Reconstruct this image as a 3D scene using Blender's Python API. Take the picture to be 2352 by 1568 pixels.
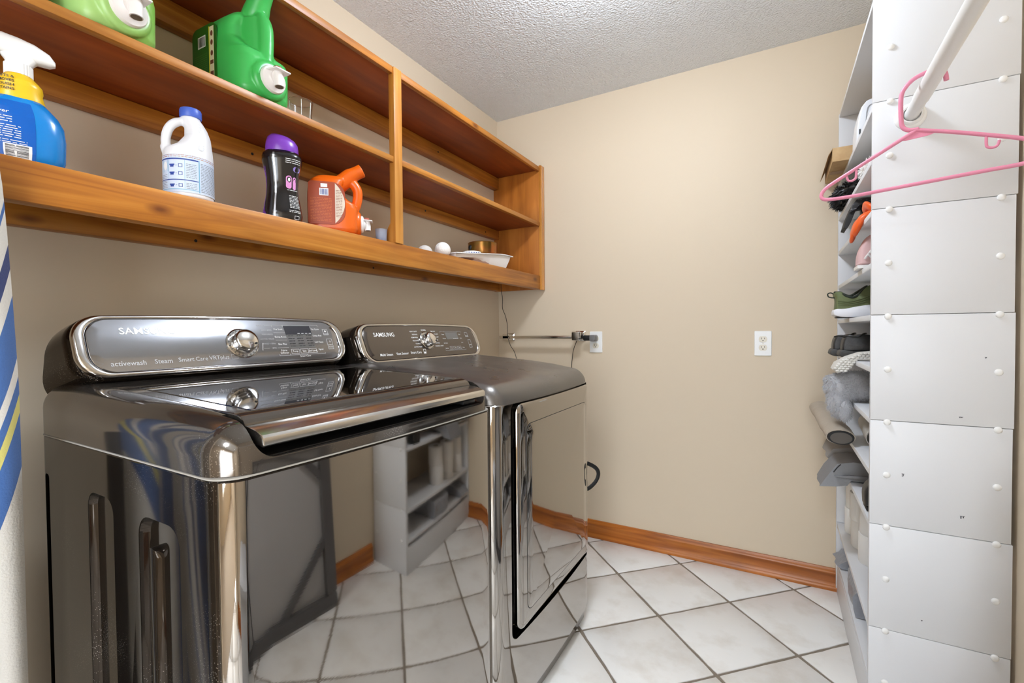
import bpy, bmesh, math, random
import numpy as np
from mathutils import Vector, Matrix
random.seed(7)
rng = np.random.default_rng(7)
for _o in list(bpy.data.objects):
    bpy.data.objects.remove(_o)
SC = bpy.context.scene
COL = SC.collection

# ------------------------------------------------------------------ camera
CAM_POS = Vector((1.47307, -2.42964, 1.13543))
YAW, PITCH, ROLL, FPX = -0.5171, -0.0217, -0.0081, 1066.99
_f = Vector((math.sin(YAW) * math.cos(PITCH), math.cos(YAW) * math.cos(PITCH), math.sin(PITCH)))
_r = Vector((math.cos(YAW), -math.sin(YAW), 0))
_u = _r.cross(_f)
_r2 = _r * math.cos(ROLL) + _u * math.sin(ROLL)
_u2 = -_r * math.sin(ROLL) + _u * math.cos(ROLL)
cam_d = bpy.data.cameras.new('camera')
cam_d.sensor_width = 36.0
cam_d.lens = FPX / 2352 * 36.0
cam_d.clip_start = 0.01
cam = bpy.data.objects.new('camera', cam_d)
COL.objects.link(cam)
_m = Matrix((_r2, _u2, -_f)).transposed().to_4x4()
_m.translation = CAM_POS
cam.matrix_world = _m
SC.camera = cam

# ------------------------------------------------------------------ world (fill light let in by an opening added to the unseen hallway wall)
w = bpy.data.worlds.new('world')
SC.world = w
w.use_nodes = True
w.node_tree.nodes['Background'].inputs[0].default_value = (0.90, 0.97, 1.05, 1)
w.node_tree.nodes['Background'].inputs[1].default_value = 8.5
LAMP_POWER = 100.0         # radiance of the laundry ceiling lamp's glass dome (see lamp builder)
HALL_FILL_POWER = 38.0          # radiance of the fill lamp added in the unseen hallway
SC.view_settings.view_transform = 'Standard'
SC.view_settings.look = 'None'
SC.view_settings.gamma = 1.0
SC.view_settings.use_curve_mapping = False
SC.view_settings.exposure = 0.03

# ------------------------------------------------------------------ materials
def lin(c):
    return tuple(((v / 255) / 12.92 if v / 255 <= 0.04045 else ((v / 255 + 0.055) / 1.055) ** 2.4) for v in c) + (1.0,)

def nt(m):
    return m.node_tree.nodes, m.node_tree.links

def mat(name, col, rough=0.5, metal=0.0, spec=0.5, bump=None, coat=0.0, trans=0.0, mottle=None, ior=None, rvar=None,
        sheen=0.0, sss=0.0, emit=None, aniso=0.0):
    m = bpy.data.materials.new(name)
    m.use_nodes = True
    N, L = nt(m)
    b = N['Principled BSDF']
    b.inputs['Base Color'].default_value = lin(col)
    b.inputs['Roughness'].default_value = rough
    b.inputs['Metallic'].default_value = metal
    b.inputs['Specular IOR Level'].default_value = spec
    b.inputs['Coat Weight'].default_value = coat
    b.inputs['Coat Roughness'].default_value = 0.05
    b.inputs['Transmission Weight'].default_value = trans
    b.inputs['Sheen Weight'].default_value = sheen
    b.inputs['Anisotropic'].default_value = aniso
    if sss:
        b.inputs['Subsurface Weight'].default_value = sss
        b.inputs['Subsurface Radius'].default_value = (0.01, 0.008, 0.006)
    if ior:
        b.inputs['IOR'].default_value = ior
    if emit is not None:
        b.inputs['Emission Color'].default_value = (0.885, 0.975, 1.10, 1)
        b.inputs['Emission Strength'].default_value = emit
    if bump or mottle or rvar:
        tc = N.new('ShaderNodeTexCoord')
    if mottle:                                   # (second colour, scale vec, detail, lo, hi)
        c2, sc, det, lo, hi = mottle
        mp = N.new('ShaderNodeMapping')
        mp.inputs['Scale'].default_value = sc if isinstance(sc, tuple) else (sc, sc, sc)
        no = N.new('ShaderNodeTexNoise')
        no.inputs['Scale'].default_value = 1.0
        no.inputs['Detail'].default_value = det
        no.inputs['Roughness'].default_value = 0.6
        rp = N.new('ShaderNodeValToRGB')
        rp.color_ramp.elements[0].position = lo
        rp.color_ramp.elements[0].color = lin(c2)
        rp.color_ramp.elements[1].position = hi
        rp.color_ramp.elements[1].color = lin(col)
        L.new(tc.outputs['Object'], mp.inputs[0]); L.new(mp.outputs[0], no.inputs['Vector'])
        L.new(no.outputs['Fac'], rp.inputs[0]); L.new(rp.outputs[0], b.inputs['Base Color'])
    if bump:                                     # (scale, strength, distance[, detail])
        sc, st, di = bump[:3]
        mp = N.new('ShaderNodeMapping')
        mp.inputs['Scale'].default_value = sc if isinstance(sc, tuple) else (sc, sc, sc)
        no = N.new('ShaderNodeTexNoise')
        no.inputs['Scale'].default_value = 1.0
        no.inputs['Detail'].default_value = bump[3] if len(bump) > 3 else 2.0
        bp = N.new('ShaderNodeBump')
        bp.inputs['Strength'].default_value = st
        bp.inputs['Distance'].default_value = di
        L.new(tc.outputs['Object'], mp.inputs[0]); L.new(mp.outputs[0], no.inputs['Vector'])
        L.new(no.outputs['Fac'], bp.inputs['Height']); L.new(bp.outputs[0], b.inputs['Normal'])
    if rvar:                                     # (scale, lo, hi)
        mp = N.new('ShaderNodeMapping')
        mp.inputs['Scale'].default_value = rvar[0] if isinstance(rvar[0], tuple) else (rvar[0],) * 3
        no = N.new('ShaderNodeTexNoise')
        no.inputs['Scale'].default_value = 1.0
        no.inputs['Detail'].default_value = 4.0
        mr = N.new('ShaderNodeMapRange')
        mr.inputs['From Min'].default_value = 0.35; mr.inputs['From Max'].default_value = 0.65
        mr.inputs['To Min'].default_value = rvar[1]; mr.inputs['To Max'].default_value = rvar[2]
        L.new(tc.outputs['Object'], mp.inputs[0]); L.new(mp.outputs[0], no.inputs['Vector'])
        L.new(no.outputs['Fac'], mr.inputs['Value']); L.new(mr.outputs[0], b.inputs['Roughness'])
    return m

def wood(name, dark, mid, light, axis, rough=0.38, knots=True, fine=38.0):
    """stained softwood with grain running along one object axis"""
    m = bpy.data.materials.new(name); m.use_nodes = True
    N, L = nt(m); b = N['Principled BSDF']
    tc = N.new('ShaderNodeTexCoord')
    mp = N.new('ShaderNodeMapping')
    s = [fine] * 3; s['xyz'.index(axis)] = 1.6
    mp.inputs['Scale'].default_value = s
    no = N.new('ShaderNodeTexNoise'); no.inputs['Scale'].default_value = 1.0
    no.inputs['Detail'].default_value = 5.0; no.inputs['Distortion'].default_value = 1.1
    rp = N.new('ShaderNodeValToRGB')
    e = rp.color_ramp.elements
    e[0].position = 0.28; e[0].color = lin(dark)
    e[1].position = 0.72; e[1].color = lin(light)
    x = e.new(0.5); x.color = lin(mid)
    L.new(tc.outputs['Object'], mp.inputs[0]); L.new(mp.outputs[0], no.inputs['Vector']); L.new(no.outputs['Fac'], rp.inputs[0])
    out = rp.outputs[0]
    n2 = N.new('ShaderNodeTexNoise'); n2.inputs['Scale'].default_value = 4.0; n2.inputs['Detail'].default_value = 2.0
    r2 = N.new('ShaderNodeMapRange'); r2.inputs['From Min'].default_value = 0.3; r2.inputs['From Max'].default_value = 0.7
    r2.inputs['To Min'].default_value = 0.78; r2.inputs['To Max'].default_value = 1.12
    L.new(tc.outputs['Object'], n2.inputs['Vector']); L.new(n2.outputs['Fac'], r2.inputs['Value'])
    mu = N.new('ShaderNodeMix'); mu.data_type = 'RGBA'; mu.blend_type = 'MULTIPLY'; mu.inputs['Factor'].default_value = 1.0
    L.new(out, mu.inputs['A']); L.new(r2.outputs[0], mu.inputs['B'])
    out = mu.outputs['Result']
    if knots:
        m2 = N.new('ShaderNodeMapping'); s2 = [9.0] * 3; s2['xyz'.index(axis)] = 4.0
        m2.inputs['Scale'].default_value = s2
        vo = N.new('ShaderNodeTexVoronoi'); vo.inputs['Scale'].default_value = 1.0
        kr = N.new('ShaderNodeValToRGB')
        kr.color_ramp.elements[0].position = 0.03; kr.color_ramp.elements[0].color = (0.35, 0.24, 0.16, 1)
        kr.color_ramp.elements[1].position = 0.13; kr.color_ramp.elements[1].color = (1, 1, 1, 1)
        L.new(tc.outputs['Object'], m2.inputs[0]); L.new(m2.outputs[0], vo.inputs['Vector']); L.new(vo.outputs['Distance'], kr.inputs[0])
        mk = N.new('ShaderNodeMix'); mk.data_type = 'RGBA'; mk.blend_type = 'MULTIPLY'; mk.inputs['Factor'].default_value = 1.0
        L.new(out, mk.inputs['A']); L.new(kr.outputs[0], mk.inputs['B'])
        out = mk.outputs['Result']
    L.new(out, b.inputs['Base Color'])
    b.inputs['Roughness'].default_value = rough
    bp = N.new('ShaderNodeBump'); bp.inputs['Strength'].default_value = 0.12; bp.inputs['Distance'].default_value = 0.001
    L.new(no.outputs['Fac'], bp.inputs['Height']); L.new(bp.outputs[0], b.inputs['Normal'])
    return m

def machine(name, col, rough, metal, scratch=0.5, brush=None, spec=0.5, dust=0.02):
    """dark stainless appliance skin: brushed relief, scratches and white dust specks of its own"""
    m = bpy.data.materials.new(name); m.use_nodes = True
    N, L = nt(m); b = N['Principled BSDF']
    b.inputs['Metallic'].default_value = metal
    b.inputs['Specular IOR Level'].default_value = spec
    tc = N.new('ShaderNodeTexCoord')
    sp = N.new('ShaderNodeTexVoronoi'); sp.inputs['Scale'].default_value = 330.0
    n0 = N.new('ShaderNodeTexNoise'); n0.inputs['Scale'].default_value = 7.0; n0.inputs['Detail'].default_value = 3.0
    L.new(tc.outputs['Object'], sp.inputs['Vector']); L.new(tc.outputs['Object'], n0.inputs['Vector'])
    th = N.new('ShaderNodeMapRange'); th.inputs['From Min'].default_value = 0.48; th.inputs['From Max'].default_value = 0.72
    th.inputs['To Min'].default_value = dust * 2; th.inputs['To Max'].default_value = dust * 10
    L.new(n0.outputs['Fac'], th.inputs['Value'])
    lt = N.new('ShaderNodeMath'); lt.operation = 'LESS_THAN'
    L.new(sp.outputs['Distance'], lt.inputs[0]); L.new(th.outputs[0], lt.inputs[1])
    mx = N.new('ShaderNodeMix'); mx.data_type = 'RGBA'
    mx.inputs['A'].default_value = lin(col); mx.inputs['B'].default_value = lin((200, 196, 190))
    sc = N.new('ShaderNodeMath'); sc.operation = 'MULTIPLY'; sc.inputs[1].default_value = 0.55
    L.new(lt.outputs[0], sc.inputs[0]); L.new(sc.outputs[0], mx.inputs['Factor'])
    L.new(mx.outputs['Result'], b.inputs['Base Color'])
    mr = N.new('ShaderNodeMapRange'); mr.inputs['From Min'].default_value = 0.35; mr.inputs['From Max'].default_value = 0.7
    mr.inputs['To Min'].default_value = rough; mr.inputs['To Max'].default_value = rough + 0.05 * scratch
    L.new(n0.outputs['Fac'], mr.inputs['Value']); L.new(mr.outputs[0], b.inputs['Roughness'])
    if brush:
        mp = N.new('ShaderNodeMapping'); mp.inputs['Scale'].default_value = brush
        nb = N.new('ShaderNodeTexNoise'); nb.inputs['Scale'].default_value = 1.0; nb.inputs['Detail'].default_value = 3.0
        bp = N.new('ShaderNodeBump'); bp.inputs['Strength'].default_value = 0.03; bp.inputs['Distance'].default_value = 0.0003
        L.new(tc.outputs['Object'], mp.inputs[0]); L.new(mp.outputs[0], nb.inputs['Vector'])
        L.new(nb.outputs['Fac'], bp.inputs['Height']); L.new(bp.outputs[0], b.inputs['Normal'])
    return m

# ------------------------------------------------------------------ mesh helpers: every *_vf returns (verts, faces)
def box_vf(x0, x1, y0, y1, z0, z1):
    v = [(x, y, z) for x in (x0, x1) for y in (y0, y1) for z in (z0, z1)]
    return v, [(0, 1, 3, 2), (4, 6, 7, 5), (0, 4, 5, 1), (2, 3, 7, 6), (0, 2, 6, 4), (1, 5, 7, 3)]

def join_vf(*parts):
    V, F = [], []
    for v, f in parts:
        o = len(V)
        V += [tuple(p) for p in v]
        F += [tuple(i + o for i in q) for q in f]
    return V, F

def xf(vf, loc=(0, 0, 0), rz=0.0, sc=1.0, M=None):
    v, f = vf
    if M is None:
        M = Matrix.Translation(loc) @ Matrix.Rotation(rz, 4, 'Z') @ Matrix.Scale(sc, 4)
    return [tuple(M @ Vector(p)) for p in v], f

def loft_vf(rings, cap=True, closed=True):
    n = len(rings[0]); V = [tuple(p) for r in rings for p in r]; F = []
    for k in range(len(rings) - 1):
        for i in range(n if closed else n - 1):
            j = (i + 1) % n
            F.append((k * n + i, k * n + j, (k + 1) * n + j, (k + 1) * n + i))
    if cap and closed:
        F.append(tuple(range(n - 1, -1, -1)))
        F.append(tuple((len(rings) - 1) * n + i for i in range(n)))
    return V, F

def lathe_vf(prof, n=32, cap=True, c=(0, 0, 0), axis='z', closed_prof=False):
    """prof: list of (r, h). axis z / x / y"""
    rings = []
    for r, h in prof:
        ring = []
        for i in range(n):
            a = 2 * math.pi * i / n
            p = (r * math.cos(a), r * math.sin(a), h)
            if axis == 'x': p = (h, r * math.cos(a), r * math.sin(a))
            if axis == 'y': p = (r * math.sin(a), h, r * math.cos(a))
            ring.append((p[0] + c[0], p[1] + c[1], p[2] + c[2]))
        rings.append(ring)
    if closed_prof:
        rings.append(rings[0]); return loft_vf(rings, cap=False)
    return loft_vf(rings, cap)

def tube_vf(pts, rad, n=10, cap=True, closed=False, flat=None):
    """sweep a circle (or flat=(ra,rb) ellipse) along a polyline with parallel transport"""
    P = [Vector(p) for p in pts]; K = len(P)
    R = rad if isinstance(rad, (list, tuple)) else [rad] * K
    T = []
    for i in range(K):
        if closed: t = P[(i + 1) % K] - P[i - 1]
        elif i == 0: t = P[1] - P[0]
        elif i == K - 1: t = P[-1] - P[-2]
        else: t = (P[i + 1] - P[i]).normalized() + (P[i] - P[i - 1]).normalized()
        T.append(t.normalized() if t.length > 1e-9 else Vector((0, 0, 1)))
    up = Vector((0, 0, 1)) if abs(T[0].z) < 0.9 else Vector((1, 0, 0))
    nrm = (up - T[0] * up.dot(T[0])).normalized()
    rings = []
    for i in range(K):
        if i:
            nrm = nrm - T[i] * nrm.dot(T[i])
            nrm = nrm.normalized()
        bn = T[i].cross(nrm)
        ra, rb = (R[i], R[i]) if flat is None else (R[i] * flat[0], R[i] * flat[1])
        rings.append([tuple(P[i] + nrm * (ra * math.cos(2 * math.pi * k / n)) + bn * (rb * math.sin(2 * math.pi * k / n))) for k in range(n)])
    if closed:
        rings.append(rings[0]); return loft_vf(rings, cap=False)
    return loft_vf(rings, cap)

def smooth_path(pts, k=6):
    """Catmull-Rom through the points"""
    P = [Vector(p) for p in pts]; out = []
    for i in range(len(P) - 1):
        p0 = P[max(i - 1, 0)]; p1 = P[i]; p2 = P[i + 1]; p3 = P[min(i + 2, len(P) - 1)]
        for j in range(k):
            t = j / k
            out.append(0.5 * ((2 * p1) + (p2 - p0) * t + (2 * p0 - 5 * p1 + 4 * p2 - p3) * t * t + (3 * p1 - p0 - 3 * p2 + p3) * t ** 3))
    out.append(P[-1])
    return [tuple(p) for p in out]

def ell_vf(c, r, n=20, m=12, M=None):
    V = []; F = []
    for j in range(m + 1):
        ph = math.pi * j / m
        for i in range(n):
            a = 2 * math.pi * i / n
            V.append((c[0] + r[0] * math.sin(ph) * math.cos(a), c[1] + r[1] * math.sin(ph) * math.sin(a), c[2] + r[2] * math.cos(ph)))
    for j in range(m):
        for i in range(n):
            k = (i + 1) % n
            F.append((j * n + i, (j + 1) * n + i, (j + 1) * n + k, j * n + k))
    return V, F

def rrect(w, h, r, n=6, cx=0.0, cy=0.0):
    """rounded rectangle outline, CCW, w x h, list of (u, v)"""
    out = []
    if not isinstance(r, (list, tuple)): r = [r] * 4
    cs = [(w / 2, h / 2, 0), (-w / 2, h / 2, 1), (-w / 2, -h / 2, 2), (w / 2, -h / 2, 3)]
    for (x, y, q) in cs:
        rr = r[q]
        ox = x - math.copysign(rr, x); oy = y - math.copysign(rr, y)
        for i in range(n + 1):
            a = (q + i / n) * math.pi / 2
            out.append((cx + ox + rr * math.cos(a), cy + oy + rr * math.sin(a)))
    return out

def sup(a, b, n=2.6, k=40, c=(0, 0)):
    out = []
    for i in range(k):
        t = 2 * math.pi * i / k
        ct, st = math.cos(t), math.sin(t)
        out.append((c[0] + a * math.copysign(abs(ct) ** (2 / n), ct), c[1] + b * math.copysign(abs(st) ** (2 / n), st)))
    return out

MESH_MAT = {}
def mesh(name, vf, m, smooth=True, ang=40, bevel=0.0, bseg=2):
    v, f = vf
    me = bpy.data.meshes.new(name)
    me.from_pydata([tuple(p) for p in v], [], [tuple(q) for q in f])
    bm = bmesh.new(); bm.from_mesh(me)
    bmesh.ops.recalc_face_normals(bm, faces=bm.faces)
    if bevel:
        es = [e for e in bm.edges if len(e.link_faces) == 2 and e.calc_face_angle(0) > 0.6]
        bmesh.ops.bevel(bm, geom=es, offset=bevel, segments=bseg, affect='EDGES', profile=0.5, clamp_overlap=True)
    bm.to_mesh(me); bm.free()
    finish(me, m, smooth, ang)
    return me

def finish(me, m, smooth=True, ang=40):
    me.materials.clear()
    me.materials.append(m)
    if smooth:
        me.polygons.foreach_set('use_smooth', [True] * len(me.polygons))
        me.set_sharp_from_angle(angle=math.radians(ang))
    me.update()

def obj(name, data, parent=None, label=None, local=False):
    """link a mesh as one object; verts given in world space are shifted into the parent's frame unless local"""
    o = bpy.data.objects.new(name, data)
    COL.objects.link(o)
    if parent is not None:
        o.parent = parent
        if not local:
            base = parent
            off = Vector((0, 0, 0))
            while base is not None:
                off += base.location
                base = base.parent
            if data.users <= 1:
                data.transform(Matrix.Translation(-off))
    if label: o['label'] = label
    return o

def part(name, vf, m, parent, label=None, smooth=True, ang=40, bevel=0.0, bseg=2, local=False):
    return obj(name, mesh(name, vf, m, smooth, ang, bevel, bseg), parent, label, local)

def thing(name, label, cat, loc=(0, 0, 0), rz=0.0, group=None):
    o = bpy.data.objects.new(name, None)
    COL.objects.link(o)
    o.location = loc; o.rotation_euler = (0, 0, rz)
    o.empty_display_size = 0.05
    o['label'] = label; o['category'] = cat
    if group: o['group'] = group
    return o

def tag(o, label, cat, group=None):
    o['label'] = label; o['category'] = cat
    if group: o['group'] = group
    return o

def struct(name, vf, m, label=None, cat=None, **k):
    """a piece of the setting: origin moved to the mesh's own centre is not needed, it stays in world space"""
    o = obj(name, mesh(name, vf, m, **k))
    o['kind'] = 'structure'
    if label: o['label'] = label
    if cat: o['category'] = cat
    return o

def evaluated(me, mods):
    """apply modifiers given as [(type, {props})] and return the resulting mesh"""
    t = bpy.data.objects.new('tmp', me); COL.objects.link(t)
    extra = []
    for ty, pr in mods:
        md = t.modifiers.new(ty, ty)
        for k, v in pr.items():
            if k == 'tool':
                tm = bpy.data.meshes.new('tool'); tm.from_pydata(v[0], [], v[1])
                bm = bmesh.new(); bm.from_mesh(tm); bmesh.ops.recalc_face_normals(bm, faces=bm.faces); bm.to_mesh(tm); bm.free()
                to = bpy.data.objects.new('tool', tm); COL.objects.link(to); extra.append(to); md.object = to
            else:
                setattr(md, k, v)
    dg = bpy.context.evaluated_depsgraph_get(); dg.update()
    out = bpy.data.meshes.new_from_object(t.evaluated_get(dg))
    bpy.data.objects.remove(t)
    for e in extra: bpy.data.objects.remove(e)
    return out

def fuse(parts, m, voxel=0.003, it=6, name='fused'):
    """weld overlapping closed shapes into one blow-moulded skin"""
    v, f = join_vf(*parts)
    me = bpy.data.meshes.new(name); me.from_pydata(v, [], f)
    bm = bmesh.new(); bm.from_mesh(me)
    bmesh.ops.recalc_face_normals(bm, faces=bm.faces)
    bm.to_mesh(me); bm.free()
    out = evaluated(me, [('REMESH', dict(mode='VOXEL', voxel_size=voxel)), ('SMOOTH', dict(factor=0.5, iterations=it))])
    out.name = name
    finish(out, m, True, 80)
    return out

def cut(me, tools, m, ang=30):
    out = evaluated(me, [('BOOLEAN', dict(operation='DIFFERENCE', solver='EXACT', tool=t)) for t in tools])
    finish(out, m, True, ang)
    return out

_tc = {}
def text2d(s, size=1.0, align='CENTER', bold=0.0, sx=1.0):
    key = (s, align, bold)
    if key not in _tc:
        cu = bpy.data.curves.new('t', 'FONT'); cu.body = s; cu.size = 1.0
        cu.align_x = align; cu.align_y = 'CENTER'; cu.offset = bold; cu.resolution_u = 2
        o = bpy.data.objects.new('t', cu); COL.objects.link(o)
        dg = bpy.context.evaluated_depsgraph_get(); dg.update()
        me = bpy.data.meshes.new_from_object(o.evaluated_get(dg))
        _tc[key] = ([tuple(v.co)[:2] for v in me.vertices], [tuple(p.vertices) for p in me.polygons])
        bpy.data.objects.remove(o); bpy.data.meshes.remove(me)
    v, f = _tc[key]
    return [(x * size * sx, y * size) for x, y in v], f

def rect2d(x0, x1, y0, y1):
    return [(x0, y0), (x1, y0), (x1, y1), (x0, y1)], [(0, 1, 2, 3)]

def frame2d(x0, x1, y0, y1, t):
    out = ([], [])
    P = [rect2d(x0, x1, y0, y0 + t), rect2d(x0, x1, y1 - t, y1), rect2d(x0, x0 + t, y0, y1), rect2d(x1 - t, x1, y0, y1)]
    return join2(P)

def grid2d(x0, x1, y0, y1, nx, ny):
    V = [(x0 + (x1 - x0) * i / nx, y0 + (y1 - y0) * j / ny) for j in range(ny + 1) for i in range(nx + 1)]
    F = [(j * (nx + 1) + i, j * (nx + 1) + i + 1, (j + 1) * (nx + 1) + i + 1, (j + 1) * (nx + 1) + i) for j in range(ny) for i in range(nx)]
    return V, F

def disc2d(cx, cy, a, b=None, n=20):
    b = b or a
    return [(cx + a * math.cos(2 * math.pi * i / n), cy + b * math.sin(2 * math.pi * i / n)) for i in range(n)], [tuple(range(n))]

def move2(vf, dx, dy):
    return [(x + dx, y + dy) for x, y in vf[0]], vf[1]

def join2(L):
    V, F = [], []
    for v, f in L:
        o = len(V); V += list(v); F += [tuple(i + o for i in q) for q in f]
    return V, F

def smalltext(x0, x1, y, h, rnd=random, fill=0.95):
    """one row of unreadable small print: a run of word-long dashes"""
    out = []; x = x0; end = x0 + (x1 - x0) * fill
    while x < end:
        l = h * rnd.uniform(1.5, 5.0)
        out.append(rect2d(x, min(x + l, end), y - h / 2 * 0.6, y + h / 2 * 0.6)); x += l + h * 0.7
    return join2(out)

def barcode2d(x0, x1, y0, y1, vertical=True):
    out = []; t = 0.0; rr = random.Random(3)
    while t < 1:
        wd = rr.choice([0.015, 0.03, 0.045]); e = min(t + wd, 1)
        if vertical: out.append(rect2d(x0 + (x1 - x0) * t, x0 + (x1 - x0) * e, y0, y1))
        else: out.append(rect2d(x0, x1, y0 + (y1 - y0) * t, y0 + (y1 - y0) * e))
        t = e + rr.choice([0.02, 0.03, 0.05])
    return join2(out)

def decal(name, vf2, fn, m, parent, label=None, local=False):
    v, f = vf2
    o = part(name, ([fn(x, y) for x, y in v], f), m, parent, label, smooth=False, local=local)
    return o
# ------------------------------------------------------------------ shared materials
M_WALL = mat('beige_wall_paint', (216, 199, 174), 0.55, spec=0.3, bump=(55, 0.10, 0.002, 3))
M_CEIL = mat('textured_ceiling_paint', (238, 241, 244), 0.38, spec=0.6, bump=(115, 1.0, 0.013, 3))
M_TILE = mat('white_ceramic_tile', (240, 238, 234), 0.3, spec=0.5, mottle=((226, 221, 213), (7, 7, 7), 8, 0.30, 0.52), bump=(40, 0.03, 0.002))
M_GROUT = mat('grey_brown_grout', (136, 124, 110), 0.9, bump=(200, 0.4, 0.002))
M_OAK = wood('honey_oak_baseboard', (140, 72, 20), (176, 100, 34), (196, 120, 48), 'x', 0.3, knots=False)
M_OAKY = wood('honey_oak_baseboard_side', (140, 72, 20), (176, 100, 34), (196, 120, 48), 'y', 0.3, knots=False)
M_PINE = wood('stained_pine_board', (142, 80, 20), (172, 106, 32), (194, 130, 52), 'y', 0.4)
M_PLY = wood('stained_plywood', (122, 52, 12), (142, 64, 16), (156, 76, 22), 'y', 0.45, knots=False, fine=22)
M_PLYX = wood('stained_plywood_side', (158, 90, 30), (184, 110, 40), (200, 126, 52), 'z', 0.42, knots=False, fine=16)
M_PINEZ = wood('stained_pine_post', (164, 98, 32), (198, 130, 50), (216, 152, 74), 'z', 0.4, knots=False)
M_WHITE = mat('white_melamine', (224, 225, 227), 0.4, spec=0.4)
M_WPLA = mat('white_plastic', (238, 237, 234), 0.35)
M_IVORY = mat('ivory_plastic', (226, 218, 200), 0.4)
M_BLACK = mat('black_plastic', (22, 21, 21), 0.4)
M_RUBBER = mat('black_rubber', (14, 14, 14), 0.7)
M_CHROME = mat('chrome', (228, 226, 223), 0.11, metal=1.0)
M_DARKHOLE = mat('dark_slot', (30, 28, 26), 0.8)
M_INKW = mat('white_print', (240, 240, 238), 0.5)
M_INKK = mat('black_print', (20, 20, 24), 0.5)
M_INKB = mat('blue_print', (44, 70, 150), 0.5)
M_INKG = mat('grey_print', (120, 124, 134), 0.6)

RX, RY0, RZ, HY0 = 1.995, -2.75, 2.4016, -4.25     # right wall, front wall, ceiling height
# ------------------------------------------------------------------ floor: grout bed and one object per tile
floor = struct('floor', box_vf(-0.05, RX + 0.05, HY0 - 0.1, 0.05, -0.06, -0.004), M_GROUT, label='diagonal white ceramic tile floor with grey grout', cat='floor', smooth=False)
TS = 0.3355; TD = TS / math.sqrt(2); TX0, TY0 = 0.8326, -0.3186

def clip(poly, x0, x1, y0, y1):
    def half(P, f, cross):
        out = []
        for i in range(len(P)):
            a, b = P[i], P[(i + 1) % len(P)]
            fa, fb = f(a), f(b)
            if fa >= 0: out.append(a)
            if (fa >= 0) != (fb >= 0):
                t = fa / (fa - fb); out.append((a[0] + (b[0] - a[0]) * t, a[1] + (b[1] - a[1]) * t))
        return out
    for f in (lambda p: p[0] - x0, lambda p: x1 - p[0], lambda p: p[1] - y0, lambda p: y1 - p[1]):
        poly = half(poly, f, None)
        if len(poly) < 3: return []
    return poly

def tile_poly(a, b):
    g = 0.0058
    cs = [(a + g / TS, b + g / TS), (a + 1 - g / TS, b + g / TS), (a + 1 - g / TS, b + 1 - g / TS), (a + g / TS, b + 1 - g / TS)]
    P = []
    rr = random.Random(a * 91 + b * 17 + 5)
    for i in range(4):
        p, q = cs[i], cs[(i + 1) % 4]
        for k in range(7):
            t = k / 7
            jx, jy = (0, 0) if k == 0 else (rr.uniform(-1, 1) * 0.0045, rr.uniform(-1, 1) * 0.0045)
            if k == 0:                                     # clipped tile corners
                jx = 0.014 * (0.5 - (p[0] - a) > 0) - 0.014 * (0.5 - (p[0] - a) <= 0); jx *= 0.4
                jy = 0.0
            u = p[0] + (q[0] - p[0]) * t + jx; v = p[1] + (q[1] - p[1]) * t + jy
            P.append((TX0 + TD * (u + v), TY0 + TD * (u - v)))
    return P

for a in range(-14, 14):
    for b in range(-14, 16):
        poly = clip(tile_poly(a, b), 0.001, RX - 0.001, RY0 - 0.35, -0.001)
        if len(poly) < 3: continue
        ar = abs(sum(poly[i][0] * poly[(i + 1) % len(poly)][1] - poly[(i + 1) % len(poly)][0] * poly[i][1] for i in range(len(poly)))) / 2
        if ar < 0.002: continue
        cx = sum(p[0] for p in poly) / len(poly); cy = sum(p[1] for p in poly) / len(poly)
        ins = [(cx + (p[0] - cx) * 0.985, cy + (p[1] - cy) * 0.985) for p in poly]
        part('tile', loft_vf([[(x, y, -0.012) for x, y in poly], [(x, y, -0.0012) for x, y in poly], [(x, y, 0.0) for x, y in ins]]), M_TILE, floor, ang=60)

# ------------------------------------------------------------------ shell
struct('wall_left', box_vf(-0.12, 0.0, RY0 - 0.12, 0.12, -0.05, RZ), M_WALL, 'beige painted wall behind washer and dryer', 'wall', smooth=False)
struct('wall_back', box_vf(0.0, RX + 0.12, 0.0, 0.12, -0.05, RZ), M_WALL, 'beige painted wall with two outlets', 'wall', smooth=False)
struct('wall_right', box_vf(RX, RX + 0.12, RY0 - 0.12, 0.0, -0.05, RZ), M_WALL, 'beige painted wall behind white shoe shelf', 'wall', smooth=False)
struct('wall_front', join_vf(box_vf(0.0, 0.55, RY0 - 0.12, RY0, -0.05, RZ), box_vf(1.93, RX, RY0 - 0.12, RY0, -0.05, RZ),
                             box_vf(0.55, 1.93, RY0 - 0.12, RY0, 2.12, RZ)), M_WALL, 'beige wall with open doorway behind the camera', 'wall', smooth=False)
struct('ceiling', box_vf(-0.72, 3.12, HY0 - 0.12, 0.12, RZ, RZ + 0.1), M_CEIL, 'white knockdown textured ceiling', 'ceiling', smooth=False)

def base_profile(h=0.094):
    # (distance from wall, z): shoe moulding, flat face, ogee top
    return [(0.0, 0.0), (0.021, 0.0), (0.0225, 0.006), (0.020, 0.017), (0.0165, 0.021), (0.0150, 0.023), (0.0150, 0.070), (0.0165, 0.073),
            (0.0160, 0.078), (0.0115, 0.083), (0.0085, 0.087), (0.006, h), (0.0, h)]
bp_ = base_profile()
vf = loft_vf([[(x, -d, z) for d, z in bp_] for x in (0.02, RX)])
struct('baseboard_back', vf, M_OAK, 'honey oak baseboard along the back wall', 'baseboard', ang=50)
vf = loft_vf([[(RX - d, y, z) for d, z in bp_] for y in (RY0, -0.84)])
struct('baseboard_right', vf, M_OAKY, 'honey oak baseboard along the right wall', 'baseboard', ang=50)

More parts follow.
